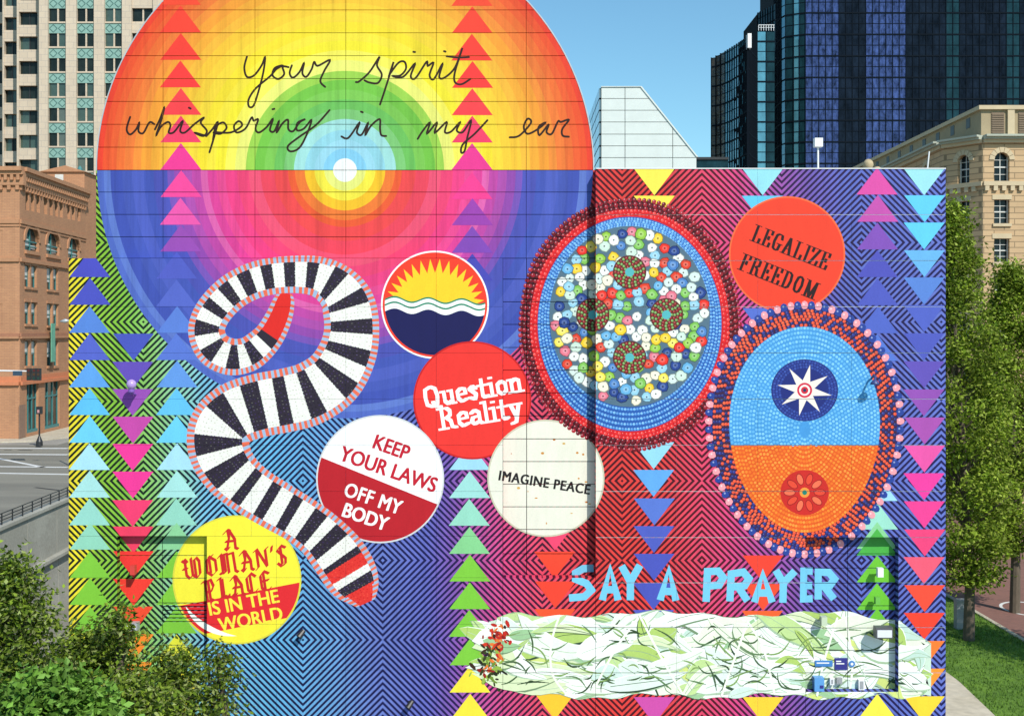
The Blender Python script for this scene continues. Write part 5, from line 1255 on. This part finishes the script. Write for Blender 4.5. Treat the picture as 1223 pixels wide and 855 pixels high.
for z in (.8, 1.02, 1.25): MB().tube([(xl(60) - .2, 60, z), (xl(Y1r) - .2, Y1r, z)], .035, 6).build('rail', M_BLACK, rl)
# streets left
sheet('road', [(-300, 84), (xl(84) - .7, 84), (xl(Y1r) - .7, Y1r), (xl(Y1r), Y1r), (-20, Y1r), (-20, 143), (-300, 138)], .004, asphalt)
sheet('side_street', [(-52.5, 138), (-20, 138), (-24, 420), (-60, 420)], .006, asphalt)
q = MB(); q.prism([(-300, 140.5), (-66, 143.5), (-57, 146), (-54.5, 152), (-63, 420), (-70, 420), (-61, 149.5), (-300, 152)], lambda p: (p[0], p[1], 0), lambda p: (p[0], p[1], .14)); q.build('pavement', pave, kind='structure')
def line(a, b_, w_, z=.010, par=None):
    A, B = Vector(GP(*a)), Vector(GP(*b_)); d = (B - A).normalized(); n_ = Vector((-d.y, d.x)) * w_ / 2
    return [(A + n_)[:], (B + n_)[:], (B - n_)[:], (A - n_)[:]]
for k, (a, b_, w_) in enumerate((((-60, 535), (81, 535.5), .9), ((-60, 542), (81, 543), .9), ((-40, 540), (52, 558), .5), ((-60, 556.5), (81, 558), .7), ((-60, 564), (110, 567), .7))):
    sheet('road_marking', line(a, b_, w_), .012, wline)
patch = mixmat('tar_patch', (.03, .03, .03), (.05, .05, .045), 1)
for a, b_, w_ in (((22, 537.3), (38, 537.8), .5), ((5, 537.5), (14, 537.6), .4), ((42, 582), (75, 586), .35)): sheet('road_patch', line(a, b_, w_), .014, patch)
# right: brick plaza, lawn, path
sheet('plaza', [(10.8, 39), (60, 39), (60, 88), (10.8, 88)], .004, brickp)
lw = [GP(1120, 707), GP(1223, 766), GP(1290, 806), (38, 30), (12, 30), (11.5, 46)]
q = MB(); q.prism(lw, lambda p: (p[0], p[1], .0), lambda p: (p[0], p[1], .06)); q.build('lawn', grass, kind='structure')
q = MB(); A, B = Vector(GP(1120, 706)), Vector(GP(1320, 824)); d = (B - A).normalized(); n_ = Vector((-d.y, d.x)) * .1
q.prism([(A + n_)[:], (B + n_)[:], (B - n_)[:], (A - n_)[:]], lambda p: (p[0], p[1], 0), lambda p: (p[0], p[1], .12)); q.build('kerb', pave, kind='structure')
sheet('path', [GP(1122, 798), GP(1145, 815), GP(1190, 858), (14.5, 30), (10.75, 30)], .068, mixmat('path_concrete', (.50, .43, .32), (.56, .49, .38), .6, bs=5))
q = MB(); c_ = GP(1228, 727)
for r0 in (1.1,):
    n_ = 32
    for i in range(n_):
        a0, a1 = 2 * math.pi * i / n_, 2 * math.pi * (i + 1) / n_; q.quad([(c_[0] + (r0 + e) * math.cos(a_), c_[1] + (r0 + e) * 1.3 * math.sin(a_), .010) for a_, e in ((a0, 0), (a0, .14), (a1, .14), (a1, 0))])
q.build('painted_circle', wline, kind='structure')
# grass blades
q = MB()
def inside(p, P):
    c = False
    for i in range(len(P)):
        a, b_ = P[i], P[i-1]
        if (a[1] > p[1]) != (b_[1] > p[1]) and p[0] < (b_[0] - a[0]) * (p[1] - a[1]) / (b_[1] - a[1]) + a[0]: c = not c
    return c
pth = [GP(1122, 798), GP(1145, 815), GP(1190, 858), (14.5, 30), (10.75, 30)]
n_ = 0
while n_ < 26000:
    x, y = R.uniform(14, 30), R.uniform(38, 66)
    if not inside((x, y), lw) or inside((x, y), pth): 
        n_ += .2; continue
    n_ += 1; h_ = R.uniform(.05, .12); a = R.uniform(0, 3.14); ww = .025; dx, dy = math.cos(a) * ww, math.sin(a) * ww
    q.quad([(x - dx, y - dy, .055), (x + dx, y + dy, .055), (x + R.uniform(-.05, .05), y + R.uniform(-.05, .05), .06 + h_)])
q.build('grass', grass, kind='stuff')['label'] = 'short green grass on the lawn at lower right'

# ------------------------------------------------------------------ street furniture
t = empty('traffic_signal', (X_(-60, 118), 118, 0), 'traffic signal hanging from a long white mast arm across the left edge', 'traffic signal')
zb = H + (HY - 443.5) * 118 / F
xa, xb = X_(-60, 118), X_(48, 118)
MB().tube([(xa, 118, 0), (xa, 118, zb + .5)], [.2, .12], 10).build('pole', M_GALV, t)
MB().tube([(xa, 118, zb + .25), (X_(-10, 118), 118, zb + .08), (xb, 118, zb)], [.1, .08, .06], 8).build('mast_arm', M_WHITE, t)
MB().box(X_(16, 118), X_(27, 118), 117.85, 117.9, zb - .4, zb + .05).build('sign_plate', plain('dark_blue_plate', (.03, .06, .1), .5, .1), t)
lenses = [plain('red_lens', (.08, .01, .01), .3, .05), plain('amber_lens', (.07, .03, .01), .3, .05), plain('green_lens', (.01, .04, .03), .3, .05)]
for xx, yy in ((36.5, 443), (43, 444), (48, 442)):
    x0 = X_(xx, 118); h_ = MB().box(x0 - .19, x0 + .19, 117.5, 117.85, zb - .85, zb + .3).build('signal_head', M_BLACK, t)
    for k in range(3): z = zb + .1 - .37 * k; MB().tube([(x0, 117.48, z), (x0, 117.5, z)], .13, 10).build('lens', lenses[k], h_)
t = empty('lamp_post', (X_(47, 139.8), 139.8, 0), 'short black pedestrian signal post with a wide base on the pavement by the shop windows', 'post')
x0, y0 = X_(47, 139.8), 139.8
zk = H + (HY - 488) * 139.8 / F
MB().lathe((x0, y0, .14), [(.38, 0), (.36, .5), (.2, .9), (.12, 1.1)]).build('base', M_BLACK, t); MB().tube([(x0, y0, 1.0), (x0, y0, zk)], .1).build('post', M_BLACK, t)
h_ = MB().box(x0 - .25, x0 + .35, y0 - .3, y0 + .1, zk - .6, zk + .25).build('signal_head', M_BLACK, t); MB().box(x0 - .12, x0 + .12, y0 - .33, y0 - .3, zk - .45, zk - .1).build('lens', plain('pinkish_lens', (.5, .25, .25), .4, .05), h_)
t = empty('street_lamp', (X_(108, 112), 112, 0), 'grey street lamp head reaching out from behind the painted wall at left', 'street lamp')
zl = H + (HY - 383) * 112 / F; x1 = X_(108, 112)
MB().tube([(x1, 112, 0), (x1, 112, zl - .3)], [.14, .09]).build('pole', M_GALV, t)
MB().tube([(x1, 112, zl - .4), (x1 - .8, 112, zl - .05), (X_(82, 112), 112, zl)], .05).build('arm', M_GALV, t)
MB().tube([(X_(82, 112), 112, zl), (X_(78, 112), 112, zl - .02), (X_(72, 112), 112, zl - .06)], [.08, .2, .06], 8).build('lamp_head', M_GALV, t, smooth=True)
t = empty('utility_box', GP(1148, 752) + (0,), 'pale box standing on the lawn beside the tree trunk', 'box')
x0, y0 = GP(1149, 752); MB().box(x0 - .3, x0 + .3, y0 - .2, y0 + .2, .05, 1.3).build('cabinet', M_GREYM, t); MB().box(x0 - .33, x0 + .33, y0 - .23, y0 + .23, 1.3, 1.36).build('lid', M_GREYM, t)

# ------------------------------------------------------------------ trees
def leafmat(name, c1, c2, c3):
    m, nt, b = newmat(name)
    a = N(nt, 'ShaderNodeAttribute'); a.attribute_name = 'Col'
    nt.links.new(a.outputs[0], b.inputs['Base Color']); b.inputs['Roughness'].default_value = .55; b.inputs['Specular IOR Level'].default_value = .16
    tr = N(nt, 'ShaderNodeBsdfTranslucent'); nt.links.new(a.outputs[0], tr.inputs[0]); mx = N(nt, 'ShaderNodeMixShader'); mx.inputs[0].default_value = .26
    nt.links.new(b.outputs[0], mx.inputs[1]); nt.links.new(tr.outputs[0], mx.inputs[2]); nt.links.new(mx.outputs[0], nt.nodes['Material Output'].inputs[0]); return m
leafm = leafmat('leaves', 0, 0, 0); bark = plain('bark', (.11, .085, .06), .95, .3, 6, bump=.6, bscale=14, stretch=(3, 3, .6))
def add_leaf(q, p, L, w_, cols):
    d = Vector((R.gauss(0, 1), R.gauss(0, 1), R.gauss(-.25, .7))).normalized(); s_ = d.cross(Vector((R.gauss(0, .6), R.gauss(0, .6), 1))).normalized()
    c = R.choice(cols); k = R.uniform(.7, 1.3); c = (c[0] * k, c[1] * k, c[2] * k, 1); up = d.cross(s_) * (w_ * .35)
    a = p; m1 = p + d * L * .45
    q.quad([a, m1 + s_ * w_ + up, p + d * L, m1 - s_ * w_ + up], col=c)
def tree(name, x, y, z0, prof, r_fn, nclump, per, L, w_, cols, label, group, seed, spread=.5, trunk_r=.2, lean=0, loose=.25):
    R.seed(seed); t = empty(name, (x, y, 0), label, 'tree', group); H_ = prof[1]
    q = MB(); pts = [(x, y, z0), (x + .05, y, prof[0]), (x + lean * .5 + .1, y + .1, (prof[0] + H_) / 2), (x + lean, y, H_ * .92)]
    q.tube(pts, [trunk_r * 1.25, trunk_r, trunk_r * .55, .03], 10); cen = []
    for i in range(nclump):
        f = (i + R.random()) / nclump; z = prof[0] + (H_ - prof[0]) * f; r = r_fn(f); a = R.uniform(0, 6.283); rr = r * math.sqrt(R.uniform(.15, 1.0)) * R.uniform(.8, 1.08)
        cen.append(Vector((x + lean * f + rr * math.cos(a), y + rr * math.sin(a), z)))
    tr = q.build('trunk', bark, t); q = MB()
    for c in cen[::3]:
        zz = max(prof[0] * .9, c.z - (c - Vector((x, y, c.z))).length * .9 - .3); b0 = Vector((x + lean * (zz - prof[0]) / (H_ - prof[0]), y, zz)); md = (b0 + c) / 2 + Vector((0, 0, .15)); q.tube([b0, md, c], [.06, .035, .012], 5)
    q.build('limbs', bark, t, kind='stuff'); q = MB()
    for c in cen:
        sh = R.uniform(.65, 1.3); cs = [tuple(v * sh for v in k_) for k_ in cols]
        for k in range(per):
            o = Vector((R.gauss(0, spread), R.gauss(0, spread), R.gauss(0, spread * .75)))
            add_leaf(q, c + o, L * R.uniform(.7, 1.2), w_ * R.uniform(.8, 1.2), cs)
    q.build('crown', leafm, t, kind='stuff'); return t
colsR = [(.17, .26, .018), (.22, .31, .025), (.13, .20, .015), (.27, .35, .04), (.32, .39, .07)]
colm = lambda f: 2.35 * (math.sin(math.pi * min(1, f * .93 + .07) ** .62) ** .7) + .15
x0, y0 = GP(1157, 766); tree('street_tree', x0, y0, 0, (2.6, 18.6), lambda f: 2.05 * (min(1, f * 5 + .5)) * (1 - max(0, f - .5) ** 1.4 * 2.05), 300, 100, .2, .06, colsR, 'tall narrow leafy tree just right of the painted wall, trunk on the lawn', 'trees right of the painted wall', 11, .31, .2, -.9)
x0, y0 = X_(1212, 58), 58; tree('street_tree', x0, y0, 0, (3.0, 16.2), lambda f: 2.2 * (min(1, f * 5 + .4)) * (1 - max(0, f - .45) ** 1.4 * 2.0), 300, 100, .2, .06, colsR, 'leafy tree cut by the right edge of the photo, in front of the stone building', 'trees right of the painted wall', 12, .31, .2, -.3)
x0, y0 = X_(1176, 64), 64; tree('street_tree', x0, y0, 0, (3.4, 10.6), lambda f: 2.5 * (min(1, f * 5 + .4)) * (1 - max(0, f - .5) ** 1.5 * 1.9), 110, 110, .22, .07, colsR, 'lower leafy tree filling the gap between its two taller neighbours', 'trees right of the painted wall', 13, .45, .18, 0)
colsF = [(.11, .18, .015), (.16, .24, .02), (.21, .29, .035), (.05, .09, .012), (.26, .31, .10)]
def fg(px, py, Y, hgt, rw_, nc, lb, seed, cols=colsF, per=85, L=.13, w_=.034, spread=.2):
    x, y = X_(px, Y), Y; zt = H + (HY - py) * Y / F
    return tree('garden_tree', x, y, 0, (zt - hgt, zt), lambda f: rw_ * math.sqrt(max(.02, 1 - (f ** 2.2))) * (.75 + .25 * min(1, f * 3)), nc, per, L, w_, cols, lb, 'leafy treetops in front of the painted wall', seed, spread, .12, 0)
fg(8, 672, 23, 3.4, 1.0, 150, 'tallest leafy treetop in the bottom left corner', 21, per=75, spread=.2)
fg(100, 762, 25, 2.6, 1.3, 150, 'leafy treetop in front of the left triangles, second from the left edge', 22, per=70, spread=.24)
fg(140, 728, 24.5, 2.6, .5, 42, 'thin pointed treetop reaching up over the left bay', 27, per=60, spread=.17)
fg(60, 815, 20, 2.0, 1.4, 170, 'bright green low treetop at the bottom left', 23, [(.12, .25, .03), (.16, .32, .045), (.2, .37, .07), (.08, .16, .02)], 75, .17, .05)
fg(208, 780, 25.5, 2.4, .85, 75, 'leafy treetop in front of the yellow badge', 24, per=65, spread=.22)
fg(262, 778, 26, 2.4, .5, 34, 'thin leafy treetop, rightmost of the treetops', 25, per=60, spread=.18)
fg(155, 818, 22, 2.0, 1.2, 110, 'low leafy treetop at the bottom edge below the left bay', 26, per=70)
tree('street_tree', 25.6, 44.5, 0, (4.0, 10.5), lambda f: 2.1 * math.sin(math.pi * min(1, .12 + f * .86)) ** .6, 100, 70, .24, .08, colsR, 'tree right of the photo shading the lawn', 'trees right of the painted wall', 14, .5, .2, 0)
print('coats', level.mx, 'polys', level.n)
